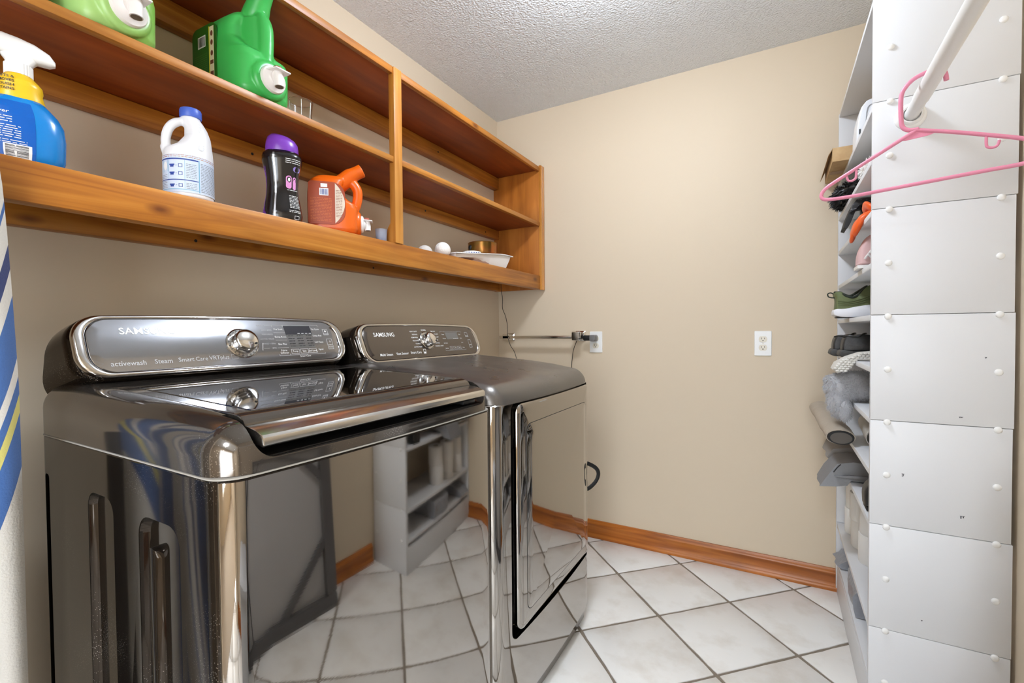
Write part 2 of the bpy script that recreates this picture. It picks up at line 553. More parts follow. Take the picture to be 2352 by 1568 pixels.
# ------------------------------------------------------------------ ceiling lamp (outside the frame, mirrored in the washer console)
M_DOME = mat('lit_opal_glass', (255, 250, 240), 0.4, emit=LAMP_POWER)
M_DOMEH = mat('hall_fill_glass', (255, 250, 240), 0.4, emit=HALL_FILL_POWER)
def dome_lamp(label, x, y, s, m):
    t = thing('ceiling_lamp', label, 'lamp', (x, y, RZ))
    part('canopy', lathe_vf([(0.0, 0.0), (0.125 * s, 0.0), (0.13 * s, -0.02), (0.12 * s, -0.03), (0.0, -0.03)], 48, cap=False), M_CHROME, t, local=True)
    part('dome', lathe_vf([(0.112 * s, -0.03), (0.115 * s, -0.05), (0.105 * s, -0.08), (0.08 * s, -0.105), (0.045 * s, -0.12), (0.001, -0.124)], 48), m, t, local=True)
dome_lamp('round flush ceiling lamp with lit opal dome above the machines', 1.0, -1.10, 1.0, M_DOME)
dome_lamp('wide fill lamp added on the unseen hallway ceiling behind the camera', 1.35, -3.45, 2.0, M_DOMEH)  # added fill source, brightens surfaces that face the doorway
# unseen hallway beyond the doorway; back wall opening added to let in fill light
struct('wall_hall', join_vf(box_vf(-0.6, 1.2, HY0 - 0.12, HY0, -0.05, RZ), box_vf(2.9, 3.0, HY0 - 0.12, HY0, -0.05, RZ), box_vf(1.2, 2.9, HY0 - 0.12, HY0, -0.05, 0.25), box_vf(1.2, 2.9, HY0 - 0.12, HY0, 2.1, RZ), box_vf(-0.72, -0.6, HY0 - 0.12, RY0 - 0.12, -0.05, RZ), box_vf(3.0, 3.12, HY0 - 0.12, RY0 - 0.12, -0.05, RZ),
        box_vf(-0.72, -0.12, RY0 - 0.24, RY0 - 0.12, -0.05, RZ), box_vf(RX + 0.12, 3.12, RY0 - 0.24, RY0 - 0.12, -0.05, RZ)), M_WALL, 'beige hallway walls behind the camera', 'wall', smooth=False)
struct('floor_hall', box_vf(-0.6, 3.0, HY0, RY0 - 0.36, -0.01, -0.001), mat('hall_carpet', (176, 160, 140), 0.95, bump=(300, 0.6, 0.003)), 'beige hallway carpet', 'floor', smooth=False)
# ------------------------------------------------------------------ stained wooden wall shelf over the machines
CX = 0.308; CY0, CY1 = -2.62, -0.05
cab = thing('mounted_shelf', 'honey stained open wooden wall shelf above the washer and dryer', 'shelf', (0.0, -1.3, 1.372))
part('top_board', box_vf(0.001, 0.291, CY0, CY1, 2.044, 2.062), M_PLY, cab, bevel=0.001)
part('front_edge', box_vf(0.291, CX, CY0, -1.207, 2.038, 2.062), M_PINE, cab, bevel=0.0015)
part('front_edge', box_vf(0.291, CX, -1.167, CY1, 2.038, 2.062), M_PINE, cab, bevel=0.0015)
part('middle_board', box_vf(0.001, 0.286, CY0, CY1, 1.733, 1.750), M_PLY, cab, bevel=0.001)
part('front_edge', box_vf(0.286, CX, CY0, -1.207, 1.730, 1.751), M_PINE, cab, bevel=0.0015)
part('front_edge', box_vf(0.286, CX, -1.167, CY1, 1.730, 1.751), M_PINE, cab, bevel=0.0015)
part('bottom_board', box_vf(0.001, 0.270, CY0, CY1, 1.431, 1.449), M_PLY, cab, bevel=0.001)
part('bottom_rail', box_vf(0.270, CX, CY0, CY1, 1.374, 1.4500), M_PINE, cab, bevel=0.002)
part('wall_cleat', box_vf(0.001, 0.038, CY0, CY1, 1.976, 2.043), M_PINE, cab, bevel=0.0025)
part('wall_cleat', box_vf(0.001, 0.038, CY0, CY1, 1.680, 1.732), M_PINE, cab, bevel=0.0025)
part('wall_cleat', box_vf(0.001, 0.038, CY0, CY1, 1.376, 1.430), M_PINE, cab, bevel=0.0025)
pp = [(0.312, 1.4505), (0.268, 1.4505), (0.268, 1.497), (0.286, 1.522), (0.286, 2.062), (0.312, 2.062)]
part('divider_post', loft_vf([[(x, y, z) for x, z in pp] for y in (-1.2065, -1.1675)]), M_PINEZ, cab, bevel=0.002)
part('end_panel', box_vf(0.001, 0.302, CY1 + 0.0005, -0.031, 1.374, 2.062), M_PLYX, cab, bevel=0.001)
fl = [(-0.051, 0.302), (-0.051, 0.313), (-0.046, 0.316), (-0.040, 0.316), (-0.038, 0.312), (-0.035, 0.312), (-0.033, 0.316), (-0.026, 0.316),
      (-0.024, 0.312), (-0.021, 0.312), (-0.019, 0.316), (-0.010, 0.316), (-0.004, 0.311), (-0.004, 0.302)]
part('end_moulding', loft_vf([[(x, y, z) for y, x in fl] for z in (1.371, 2.071)]), M_PINEZ, cab, ang=30, label='fluted vertical end moulding')
for (y, z) in [(-1.87, 2.01), (-1.42, 2.01), (-1.29, 1.70), (-1.55, 1.70), (-0.72, 1.705), (-1.72, 1.400), (-1.05, 1.40), (-0.62, 2.012), (-0.2, 1.70)]:
    part('screw', lathe_vf([(0.0, 0.0005), (0.0042, 0.0), (0.0042, 0.0012), (0.001, 0.0004)], 10, c=(0.038, y, z), axis='x', cap=False), M_DARKHOLE, cab)
# ------------------------------------------------------------------ washer and dryer
M_FRONT = machine('black_stainless_front', (176, 171, 165), 0.03, 1.0, 0.5, brush=(4, 4, 300), dust=0.012)
M_SIDE = machine('dark_painted_steel_side', (54, 47, 40), 0.05, 0.75, 0.6, dust=0.03)
M_COVER = machine('dark_glossy_cover', (112, 106, 100), 0.07, 0.85, 0.8, dust=0.03)
M_DTOP = machine('dusty_dark_dryer_top', (120, 116, 112), 0.26, 0.75, 2.0, dust=0.02)
M_LIDG = machine('black_lid_glass', (118, 118, 121), 0.02, 1.0, 0.3, spec=0.5, dust=0.03)
M_PANEL = machine('console_metal_lit', (158, 158, 161), 0.09, 0.9, 0.5, brush=(8, 8, 500), dust=0.004)  # washer console: brightness of the mirrored ceiling put into the paler colour
M_PANELD = machine('console_metal_dim', (112, 106, 101), 0.16, 0.9, 0.5, brush=(8, 8, 500), dust=0.004)  # dryer console: same metal, its dimmer reflection put into the darker colour
M_BEZEL = mat('chrome_bezel', (205, 203, 200), 0.12, metal=1.0)
M_STRIP = machine('brushed_chrome_handle', (215, 212, 206), 0.2, 1.0, 1.2, brush=(300, 8, 60), dust=0.02)
M_GREYBTN = mat('grey_button_print', (188, 188, 188), 0.5)
M_DISP = mat('dark_display_glass', (46, 46, 52), 0.12, spec=0.6)
M_DISP2 = mat('grey_display_glass', (104, 102, 99), 0.2, spec=0.5)
M_SEAM = mat('pale_seam_gasket', (168, 163, 154), 0.5)

def foot(x0, x1, y0, y1, rf, rb, d=0.0, bow=0.0, nc=8, nf=22):
    """footprint outline (x, y) CCW, inset by d"""
    P = []
    X0, X1, Y0, Y1 = x0 + d, x1 - d, y0 + d, y1 - d
    RF, RB = max(rf - d, 0.002), max(rb - d, 0.002)
    def arc(cx, cy, r, a0):
        for i in range(nc + 1):
            a = a0 + i / nc * math.pi / 2
            P.append((cx + r * math.cos(a), cy + r * math.sin(a)))
    arc(X1 - RF, Y0 + RF, RF, -math.pi / 2)
    for i in range(1, nf):
        P.append((X1, Y0 + RF + (Y1 - Y0 - 2 * RF) * i / nf))
    arc(X1 - RF, Y1 - RF, RF, 0)
    for i in range(1, 6):
        P.append((X1 - RF + (X0 + RB - X1 + RF) * i / 6, Y1))
    arc(X0 + RB, Y1 - RB, RB, math.pi / 2)
    for i in range(1, 8):
        P.append((X0, Y1 - RB + (Y0 + RB - Y1 + RB) * i / 8))
    arc(X0 + RB, Y0 + RB, RB, math.pi)
    for i in range(1, 6):
        P.append((X0 + RB + (X1 - RF - X0 - RB) * i / 6, Y0))
    yc, hw = (y0 + y1) / 2, (y1 - y0) / 2
    out = []
    for x, y in P:
        wgt = min(max((x - (x1 - 0.10)) / 0.10, 0), 1)
        t = (y - yc) / hw
        out.append((x + bow * (1 - t * t) * wgt, y))
    return out

def pillow(x0, x1, y0, y1, zseam, zt, r, rf, rb, bow):
    rings = [[(x, y, zseam) for x, y in foot(x0, x1, y0, y1, rf, rb, 0, bow)]]
    for k in range(9):
        a = k / 8 * math.pi / 2
        d = r * (1 - math.cos(a)); drop = r * (1 - math.sin(a))
        rings.append([(x, y, zt(x) - drop) for x, y in foot(x0, x1, y0, y1, rf, rb, d, bow)])
    for d in (0.08, 0.12, 0.17, 0.23, 0.29):
        rings.append([(x, y, zt(x)) for x, y in foot(x0, x1, y0, y1, rf, rb, d, bow)])
    return loft_vf(rings)

class Frame:
    """a tilted face: u along +y, v up the slope, h outwards"""
    def __init__(s, xb, zb, xt, zt, yc):
        s.O = Vector((xb, yc, zb)); s.U = Vector((0, 1, 0))
        V = Vector((xt - xb, 0, zt - zb)); s.len = V.length; s.V = V.normalized(); s.N = s.U.cross(s.V); s.bulge = 0.0055
    def __call__(s, u, v, h=0.0):
        if h > -0.003: h += s.bulge * max(0.0, 1 - (2 * v / s.len - 1) ** 2)
        return tuple(s.O + s.U * u + s.V * v + s.N * h)
    def lathe(s, u, v, prof, n=40):
        return loft_vf([[s(u + r * math.cos(2 * math.pi * i / n), v + r * math.sin(2 * math.pi * i / n), h) for i in range(n)] for r, h in prof])

def console(root, fr, hw, mp, mh, back_x, zlow, ztop, ylim, flare=0.014, crown=0.007):
    L = fr.len
    def outline(i, h, grow=0.0):
        o = rrect(2 * hw - 4.6 * i + grow, L - 2 * i + grow, max(0.052 - i, 0.01), 10, 0, L / 2)
        o2 = []
        for k in range(len(o)):                       # subdivide the long edges so the crown stays smooth
            a, b = o[k], o[(k + 1) % len(o)]
            n = 10 if abs(a[0] - b[0]) > 0.2 else 1
            for q in range(n):
                o2.append((a[0] + (b[0] - a[0]) * q / n, a[1] + (b[1] - a[1]) * q / n))
        return [fr(u, v + crown * (1 - (u / hw) ** 2) * max(0, (v / L - 0.4)) / 0.6, h) for u, v in o2], o2
    rings = []
    p, o2 = outline(0, -0.012)
    back = []
    for (u, v), q in zip(o2, p):
        t = v / L
        back.append((back_x, min(max(fr.O.y + u * (1 + flare / hw * (1.6 - t)), ylim[0]), ylim[1]), zlow + t * (ztop - zlow)))
    mid = [(a[0] * 0.55 + b[0] * 0.45, a[1] * 0.5 + b[1] * 0.5, a[2] * 0.65 + b[2] * 0.35) for a, b in zip(outline(0, -0.03, 0.008)[0], back)]
    hs = part('console_housing', loft_vf([back, mid, outline(0, -0.03, 0.008)[0], outline(0.0, -0.012, 0.004)[0], outline(0.004, -0.004)[0]]), mh, root, ang=60)
    bz = part('console_bezel', loft_vf([outline(i, h)[0] for i, h in [(0.001, -0.012), (0.0, -0.002), (0.001, 0.003), (0.0035, 0.0050), (0.0075, 0.004), (0.0095, 0.001), (0.0105, -0.004)]], cap=False), M_BEZEL, root, ang=60)
    rg = [outline(0.010, -0.006)[0], outline(0.010, 0.001)[0], outline(0.011, 0.0022)[0]]
    o3 = outline(0.011, 0)[1]
    for k in range(1, 9):
        q = 1 - k / 8.4
        rg.append([fr(u * (1 - 0.45 * (1 - q)), L / 2 + (v - L / 2) * q + crown * q * (1 - (u / hw) ** 2) * max(0, (v / L - 0.4)) / 0.6, 0.0022) for u, v in o3])
    pn = part('control_panel', loft_vf(rg), mp, root, ang=30)
    return pn

def knob(root, fr, u, v, R):
    dl = part('dial_ring', fr.lathe(u, v, [(R, 0.001), (R, 0.0045), (R - 0.0025, 0.006), (R - 0.0035, 0.0045), (R * 0.62, 0.0035), (R * 0.6, 0.002)]), M_BEZEL, root)
    tk = []
    for k in range(20):
        a = math.radians(20 + k * 17)
        r0, r1, wd = R * 0.78, R * 0.93, 0.0006
        c, s = math.cos(a), math.sin(a)
        tk.append(([(u + c * r0 - s * wd, v + s * r0 + c * wd), (u + c * r0 + s * wd, v + s * r0 - c * wd), (u + c * r1 + s * wd, v + s * r1 - c * wd), (u + c * r1 - s * wd, v + s * r1 + c * wd)], [(0, 1, 2, 3)]))
    decal('tick_marks', join2(tk), lambda a, b: fr(a, b, 0.0062), M_INKK, dl)
    k = part('knob', fr.lathe(u, v, [(R * 0.74, 0.004), (R * 0.735, 0.012), (R * 0.70, 0.014), (R * 0.71, 0.022), (R * 0.69, 0.0275), (R * 0.60, 0.0305), (R * 0.4, 0.0325), (R * 0.2, 0.0335), (0.0004, 0.034)]), M_CHROME, root, ang=50)
    part('pointer', fr.lathe(u + R * 0.42, v - R * 0.32, [(0.0028, 0.031), (0.0028, 0.0336), (0.0012, 0.034)], 10), M_DARKHOLE, k)

# ---- washer
WX0, WX1, WY0, WY1, WSE = 0.165, 0.828, -2.087, -1.4005, 0.937
WZ = lambda x: 1.0335 - 0.042 * (x - 0.33) - 0.22 * max(0.0, x - 0.62) ** 2
washer = thing('washing_machine', 'black stainless top-load washing machine with a silver control console', 'washing machine', (0.5, -1.744, 0.0))
vf = loft_vf([[(x, y, z) for x, y in foot(WX0, WX1, WY0, WY1, 0.038, 0.03, d, 0.013)] for z, d in [(0.025, 0.012), (0.05, 0.0), (0.931, 0.0), (0.9335, 0.002)]])
me = bpy.data.meshes.new('cabinet'); me.from_pydata(vf[0], [], vf[1])
bm = bmesh.new(); bm.from_mesh(me); bmesh.ops.recalc_face_normals(bm, faces=bm.faces); bm.to_mesh(me); bm.free()
def slot_tool(xa, xb, zlo, zhi, depth, r, taper=0.012):
    o = rrect(xb - xa, zhi - zlo, r, 6, (xa + xb) / 2, (zlo + zhi) / 2)
    o2 = rrect(xb - xa - taper, zhi - zlo - taper, max(r - taper / 2, 0.004), 6, (xa + xb) / 2, (zlo + zhi) / 2)
    o3 = rrect(xb - xa + 0.004, zhi - zlo + 0.004, r + 0.002, 6, (xa + xb) / 2, (zlo + zhi) / 2)
    return loft_vf([[(x, WY0 - 0.02, z) for x, z in o3], [(x, WY0 + 0.002, z) for x, z in o], [(x, WY0 + depth, z) for x, z in o2]])
tools = [slot_tool(0.398, 0.500, 0.12, 0.856, 0.012, 0.028), slot_tool(0.590, 0.718, 0.12, 0.850, 0.014, 0.034), slot_tool(0.193, 0.214, 0.10, 0.858, 0.02, 0.008, 0.003)]
body = obj('cabinet', cut(me, tools, M_SIDE, 28), washer)
# raised rib inside the wide side pressing
part('side_rib', loft_vf([[(x, y, z) for x, z in rrect(wd, 0.66, wd / 2 - 0.001, 6, 0.622, 0.47)] for y, wd in [(WY0 + 0.016, 0.036), (WY0 + 0.006, 0.030), (WY0 + 0.0035, 0.020)]]), M_SIDE, body, ang=60)
# brushed front panel wrapping the front edge
def front_skin(x1, y0, y1, rf, bow, z0, z1, off=0.0012, x0=0.165, rb=0.03):
    P = [p for p in foot(x0, x1, y0, y1, rf, rb, -off, bow) if p[0] > x1 - rf * 0.55]
    P.sort(key=lambda p: p[1])
    return P
P = front_skin(WX1, WY0, WY1, 0.038, 0.013, 0, 0)
inner = [(x - 0.004, y) for x, y in P]
ring = P + inner[::-1]
part('front_panel', loft_vf([[(x, y, z) for x, y in ring] for z in (0.052, 0.9305)]), M_FRONT, washer, ang=40)
for z in (0.9345,):
    part('seam_strip', loft_vf([[(x, y, zz) for x, y in foot(WX0, WX1, WY0, WY1, 0.038, 0.03, d, 0.013)] for zz, d in [(0.9335, 0.001), (0.934, -0.0008), (0.9358, -0.0008), (0.9365, 0.001)]]), M_SEAM, washer)
for (x, y) in [(0.22, -2.03), (0.22, -1.46), (0.77, -2.03), (0.77, -1.46)]:
    part('levelling_foot', lathe_vf([(0.02, 0.0), (0.022, 0.008), (0.014, 0.012), (0.012, 0.04)], 16, c=(x, y, 0.0)), M_RUBBER, washer)
cv = pillow(WX0, WX1, WY0, WY1, 0.9372, WZ, 0.050, 0.052, 0.03, 0.013)
me = bpy.data.meshes.new('top_cover'); me.from_pydata(cv[0], [], cv[1])
bm = bmesh.new(); bm.from_mesh(me); bmesh.ops.recalc_face_normals(bm, faces=bm.faces); bm.to_mesh(me); bm.free()
ro = rrect(0.604, 0.30, 0.032, 8, -1.737, 1.104)
tool = loft_vf([[(x, y, z) for y, z in ro] for x in (0.745, 0.95)])
tool2 = box_vf(0.355, 0.80, -2.033, -1.441, 0.9975, 1.2)
cover = obj('top_cover', cut(me, [tool, tool2], M_COVER, 35), washer)
part('handle_recess', join_vf(box_vf(0.7455, 0.826, -2.018, -1.456, 0.9545, 0.9565), box_vf(0.7455, 0.7475, -2.03, -1.445, 0.957, 0.99)), M_BLACK, cover, smooth=False)
# lid: curved sheet, glass window, chrome handle
LT = [(0.358, 1.0305), (0.42, 1.0280), (0.50, 1.0248), (0.58, 1.0216), (0.66, 1.0184), (0.72, 1.0160), (0.755, 1.0146), (0.765, 1.0138), (0.775, 1.0112), (0.783, 1.0062), (0.788, 0.9990)]
def ext(prof, y0, y1, n=1):
    return loft_vf([[(x, y0 + (y1 - y0) * k / n, z) for x, z in prof] for k in range(n + 1)])
lid = part('lid', ext(LT + [(x, z - 0.009) for x, z in LT[::-1]], -2.029, -1.445), M_COVER, washer, bevel=0.002, ang=14)
LTg = [(0.374, 1.0310)] + [(x, z + 0.0012) for x, z in LT[1:7]]
part('lid_window', ext(LTg + [(x, z - 0.003) for x, z in LTg[::-1]], -2.000, -1.470), M_LIDG, lid, bevel=0.0008, ang=14, label='black glass lid window')
part('lid_handle', ext([(0.7885, 0.9985), (0.815, 0.9935), (0.8295, 0.9885), (0.8335, 0.9840), (0.8340, 0.9740), (0.8290, 0.9705), (0.80, 0.9760), (0.7885, 0.986)], -2.029, -1.445, 1), M_STRIP, lid, bevel=0.0015, ang=26, label='brushed chrome lid handle strip')
part('lid_latch', box_vf(0.765, 0.82, -1.52, -1.47, 0.958, 0.968), M_BLACK, lid, bevel=0.003)
part('lid_hinge_gap', box_vf(0.340, 0.3575, -2.03, -1.444, 1.0280, 1.0308), M_DARKHOLE, cover, smooth=False)

wf = Frame(0.288, 1.047, 0.232, 1.174, -1.731)
console(washer, wf, 0.331, M_PANEL, M_SIDE, 0.166, 0.985, 1.158, (-2.086, -1.4025))
knob(washer, wf, 0.004, 0.066, 0.041)
WL = wf.len
def wp(name, items, m, h=0.0027, label=None):
    decal(name, join2(items), lambda a, b: wf(a - (0.014 if a > 0.04 else 0.0), b, h), m, washer, label)
wp('brand_lettering', [move2(text2d('SAMSUNG', 0.0225, 'LEFT', 0.012, 1.05), -0.252, 0.101)], M_INKW, label='white SAMSUNG lettering')
wp('feature_lettering', [move2(text2d('activewash', 0.0145, 'LEFT', 0.012), -0.277, 0.027), move2(text2d('Steam', 0.0145, 'LEFT', 0.012), -0.199, 0.028),
                         move2(text2d('Smart', 0.0140, 'LEFT', 0.012), -0.152, 0.029), move2(text2d('Care', 0.0140, 'LEFT'), -0.116, 0.029),
                         move2(text2d('VRT', 0.0140, 'LEFT', 0.012), -0.085, 0.030), move2(text2d('plus', 0.0140, 'LEFT'), -0.060, 0.030),
                         frame2d(-0.032, -0.016, 0.024, 0.037, 0.0008)], M_GREYBTN)
rowl = [('QUICK WASH', 0.118), ('DELICATES', 0.103), ('PERM PRESS', 0.090), ('ACTIVE WEAR', 0.076), ('RINSE + SPIN', 0.062), ('SPIN', 0.049)]
wp('cycle_lettering', [move2(text2d(s, 0.0062, 'RIGHT'), 0.108, v) for s, v in rowl] + [rect2d(0.072, 0.088, 0.0485, 0.0493), ([(0.066, 0.044), (0.068, 0.043), (0.073, 0.064), (0.0705, 0.065)], [(0, 1, 2, 3)])], M_GREYBTN)
fr_items = [frame2d(0.112, 0.262, 0.026, 0.120, 0.0009), rect2d(0.112, 0.146, 0.049, 0.0497), rect2d(0.112, 0.146, 0.072, 0.0727), rect2d(0.112, 0.146, 0.095, 0.0957),
            rect2d(0.145, 0.1462, 0.026, 0.120), rect2d(0.234, 0.2355, 0.03, 0.116)]
wp('key_outline', fr_items + [frame2d(a, a + 0.026, 0.030, 0.044, 0.0012) for a in (0.150, 0.179, 0.207)] +
   [move2(frame2d(-0.009, 0.009, -0.0105, 0.0105, 0.0014), 0.283, 0.096), move2(frame2d(-0.010, 0.010, -0.017, 0.017, 0.0014), 0.287, 0.056)], M_GREYBTN)
wp('key_lettering', [move2(text2d(s, 0.0075), u, v) for s, u, v in [('Pre Soak', 0.129, 0.106), ('Extra Rinse', 0.129, 0.082), ('Eco Plus', 0.129, 0.060), ('Fabric', 0.129, 0.041), ('Softener', 0.129, 0.034),
    ('Temp', 0.163, 0.037), ('Spin', 0.192, 0.037), ('Soil Level', 0.220, 0.037), ('My Cycle', 0.249, 0.106), ('Delay End', 0.249, 0.084), ('Self Clean', 0.249, 0.063), ('Signal', 0.249, 0.040), ('Smart Care', 0.192, 0.022)]] +
   [move2(text2d(s, 0.0052), u, v) for s, u, v in [('POWER', 0.283, 0.089), ('START', 0.287, 0.053), ('PAUSE', 0.287, 0.046)]] +
   [move2(text2d('II', 0.008), 0.289, 0.064), disc2d(0.283, 0.099, 0.003)], M_INKW)
d = decal('display', rect2d(0.1475, 0.233, 0.089, 0.117), lambda a, b: wf(a - 0.014, b, 0.0026), M_DISP, washer)
decal('display', rect2d(0.1475, 0.233, 0.047, 0.089), lambda a, b: wf(a - 0.014, b, 0.0025), M_DISP2, washer)
wp('display_lettering', [rect2d(0.185 + 0.0125 * k, 0.193 + 0.0125 * k, 0.0915, 0.093) for k in range(4)], M_INKW, 0.0029)
wp('display_lettering', [smalltext(a, a + 0.02, v, 0.0032) for a in (0.152, 0.18, 0.21) for v in (0.085, 0.077, 0.069, 0.061, 0.053)], M_INKK, 0.0029)

# ---- dryer
DX0, DX1, DY0, DY1 = 0.20, 0.833, -1.3955, -0.700
def DZ(x):
    return 1.0355 - 0.072 * (x - 0.35) - 0.30 * max(0.0, x - 0.58) ** 2
dryer = thing('dryer', 'dark stainless clothes dryer with a front door beside the washer', 'dryer', (0.5, -1.048, 0.0))
vf = loft_vf([[(x, y, z) for x, y in foot(DX0, DX1, DY0, DY1, 0.036, 0.03, d, 0.012)] for z, d in [(0.062, 0.003), (0.065, 0.0), (0.935, 0.0), (0.9375, 0.003)]])
me = bpy.data.meshes.new('cabinet'); me.from_pydata(vf[0], [], vf[1])
bm = bmesh.new(); bm.from_mesh(me); bmesh.ops.recalc_face_normals(bm, faces=bm.faces); bm.to_mesh(me); bm.free()
do = rrect(0.600, 0.672, [0.012, 0.03, 0.03, 0.012], 8, -1.024, 0.602)
tool = loft_vf([[(x, y, z) for y, z in do] for x in (0.800, 0.95)])
dbody = obj('cabinet', cut(me, [tool], M_FRONT, 28), dryer)
part('base', loft_vf([[(x, y, z) for x, y in foot(DX0, DX1, DY0, DY1, 0.03, 0.03, d, 0.01)] for z, d in [(0.004, 0.022), (0.012, 0.014), (0.058, 0.012), (0.0618, 0.010)]]), M_COVER, dryer)
part('door_recess', box_vf(0.7995, 0.8005, -1.322, -0.726, 0.270, 0.934), M_BLACK, dbody, smooth=False)
dyc, dhw = (DY0 + DY1) / 2, (DY1 - DY0) / 2
def dfront(y): return DX1 + 0.012 * (1 - ((y - dyc) / dhw) ** 2)
def shield(w, h, rad, cy, cz, prof, xf_, rings_in=7):
    """bulging panel standing in the y-z plane: prof = [(inset, height)], then concentric rings to the centre"""
    R = []
    for i, hh in prof:
        o = rrect(w - 2 * i, h - 2 * i, [max(q - i, 0.003) for q in rad], 8, cy, cz)
        R.append((o, hh))
    o, hh = R[-1]
    for k in range(1, rings_in + 1):
        s = 1 - k / (rings_in + 0.15)
        R.append(([(cy + (y - cy) * s, cz + (z - cz) * s) for y, z in o], hh))
    return loft_vf([[(xf_(y) + hh, y, z) for y, z in o] for o, hh in R])
door = part('door', shield(0.566, 0.655, [0.014, 0.028, 0.03, 0.014], -1.009, 0.603, [(0.004, -0.024), (0.0, -0.014), (0.0, -0.004), (0.002, 0.0005), (0.006, 0.0035), (0.014, 0.0055), (0.024, 0.0065)], dfront), M_FRONT, dryer, ang=50)
part('door_window', shield(0.486, 0.545, [0.02, 0.024, 0.024, 0.02], -1.006, 0.594, [(0.0, 0.004), (0.0, 0.0068), (0.0015, 0.0074)], dfront), M_FRONT, door, ang=30)
gw = rrect(0.4885, 0.5475, [0.021, 0.025, 0.025, 0.021], 8, -1.006, 0.594); gi = rrect(0.4855, 0.5445, [0.02, 0.024, 0.024, 0.02], 8, -1.006, 0.594)
part('window_groove', loft_vf([[(dfront(y) + 0.0068, y, z) for y, z in gw], [(dfront(y) + 0.0071, y, z) for y, z in gi]], cap=False), M_DARKHOLE, door, smooth=False)
part('door_gasket', box_vf(0.802, 0.812, -1.3185, -1.303, 0.34, 0.80), M_DISP, door, bevel=0.003)
part('top_cover', pillow(DX0, DX1, DY0, DY1, 0.9385, DZ, 0.046, 0.046, 0.03, 0.012), M_DTOP, dryer, ang=50)
for (x, y) in [(0.26, -1.34), (0.26, -0.76), (0.77, -1.34), (0.77, -0.76)]:
    part('levelling_foot', lathe_vf([(0.02, 0.0), (0.022, 0.003), (0.012, 0.0045)], 16, c=(x, y, 0.0)), M_RUBBER, dryer)
df = Frame(0.330, 1.032, 0.276, 1.162, -1.033)
console(dryer, df, 0.342, M_PANELD, M_SIDE, 0.206, 0.985, 1.146, (-1.3935, -0.702))
knob(dryer, df, -0.008, 0.074, 0.037)
def dp(name, items, m, h=0.0027, label=None):
    decal(name, join2(items), lambda a, b: df(a, b, h), m, dryer, label)
dp('brand_lettering', [move2(text2d('SAMSUNG', 0.0215, 'LEFT', 0.012), -0.272, 0.100)], M_INKW, label='white SAMSUNG lettering')
dp('feature_lettering', [move2(text2d('Multi Steam', 0.0125, 'LEFT', 0.014), -0.268, 0.027), move2(text2d('Vent Sensor', 0.0125, 'LEFT', 0.014), -0.192, 0.028), move2(text2d('Smart Care', 0.0125, 'LEFT', 0.014), -0.118, 0.029),
                         frame2d(-0.047, -0.033, 0.023, 0.040, 0.0012), rect2d(-0.045, -0.035, 0.024, 0.030)], M_INKW)
L1 = ['HEAVY DUTY', 'BEDDING', 'PERM PRESS', 'DELICATES', 'TOWELS', 'ACTIVE WEAR']; L2 = ['TIME DRY', 'QUICK DRY', 'AIR FLUFF', 'STEAM', 'SANITIZE', 'WRINKLE AWAY']
for k, q in enumerate(L1): dp('cycle_lettering', [move2(text2d(q, 0.0068, 'RIGHT', 0.01), -0.058 + 0.004 * abs(2.5 - k), 0.112 - 0.0125 * k)], M_INKW)
for k, q in enumerate(L2): dp('cycle_lettering', [move2(text2d(q, 0.0068, 'LEFT', 0.01), 0.040 - 0.004 * abs(2.5 - k), 0.112 - 0.0125 * k)], M_INKW)
dp('cycle_lettering', [move2(text2d('NORMAL', 0.0068, 'CENTER', 0.01), -0.008, 0.118)], M_INKW)
dp('key_outline', [frame2d(0.088, 0.228, 0.028, 0.112, 0.0008), rect2d(0.115, 0.1158, 0.028, 0.112), rect2d(0.199, 0.1998, 0.03, 0.11)] + [frame2d(a, a + 0.024, 0.032, 0.045, 0.001) for a in (0.119, 0.146, 0.172)] +
   [move2(frame2d(-0.010, 0.010, -0.011, 0.011, 0.0014), 0.262, 0.096), move2(frame2d(-0.010, 0.010, -0.018, 0.018, 0.0014), 0.268, 0.054)], M_GREYBTN)
for q, u, v in [('Damp', 0.101, 0.098), ('Wrinkle', 0.101, 0.080), ('Anti Static', 0.101, 0.060), ('Eco Dry', 0.101, 0.038), ('Temp', 0.131, 0.0385), ('Dry', 0.158, 0.0385), ('Time', 0.184, 0.0385),
    ('Signal', 0.213, 0.098), ('Lamp', 0.213, 0.080), ('Rack', 0.213, 0.060), ('More', 0.213, 0.038), ('START', 0.268, 0.048), ('POWER', 0.262, 0.089)]:
    dp('key_lettering', [move2(text2d(q, 0.0062), u, v)], M_INKW)
dp('display_lettering', [rect2d(0.16 + 0.007 * k, 0.1645 + 0.007 * k, 0.079, 0.0805) for k in range(5)], M_INKW, 0.0029)
decal('display', rect2d(0.117, 0.198, 0.076, 0.108), lambda a, b: df(a, b, 0.0026), M_DISP2, dryer)
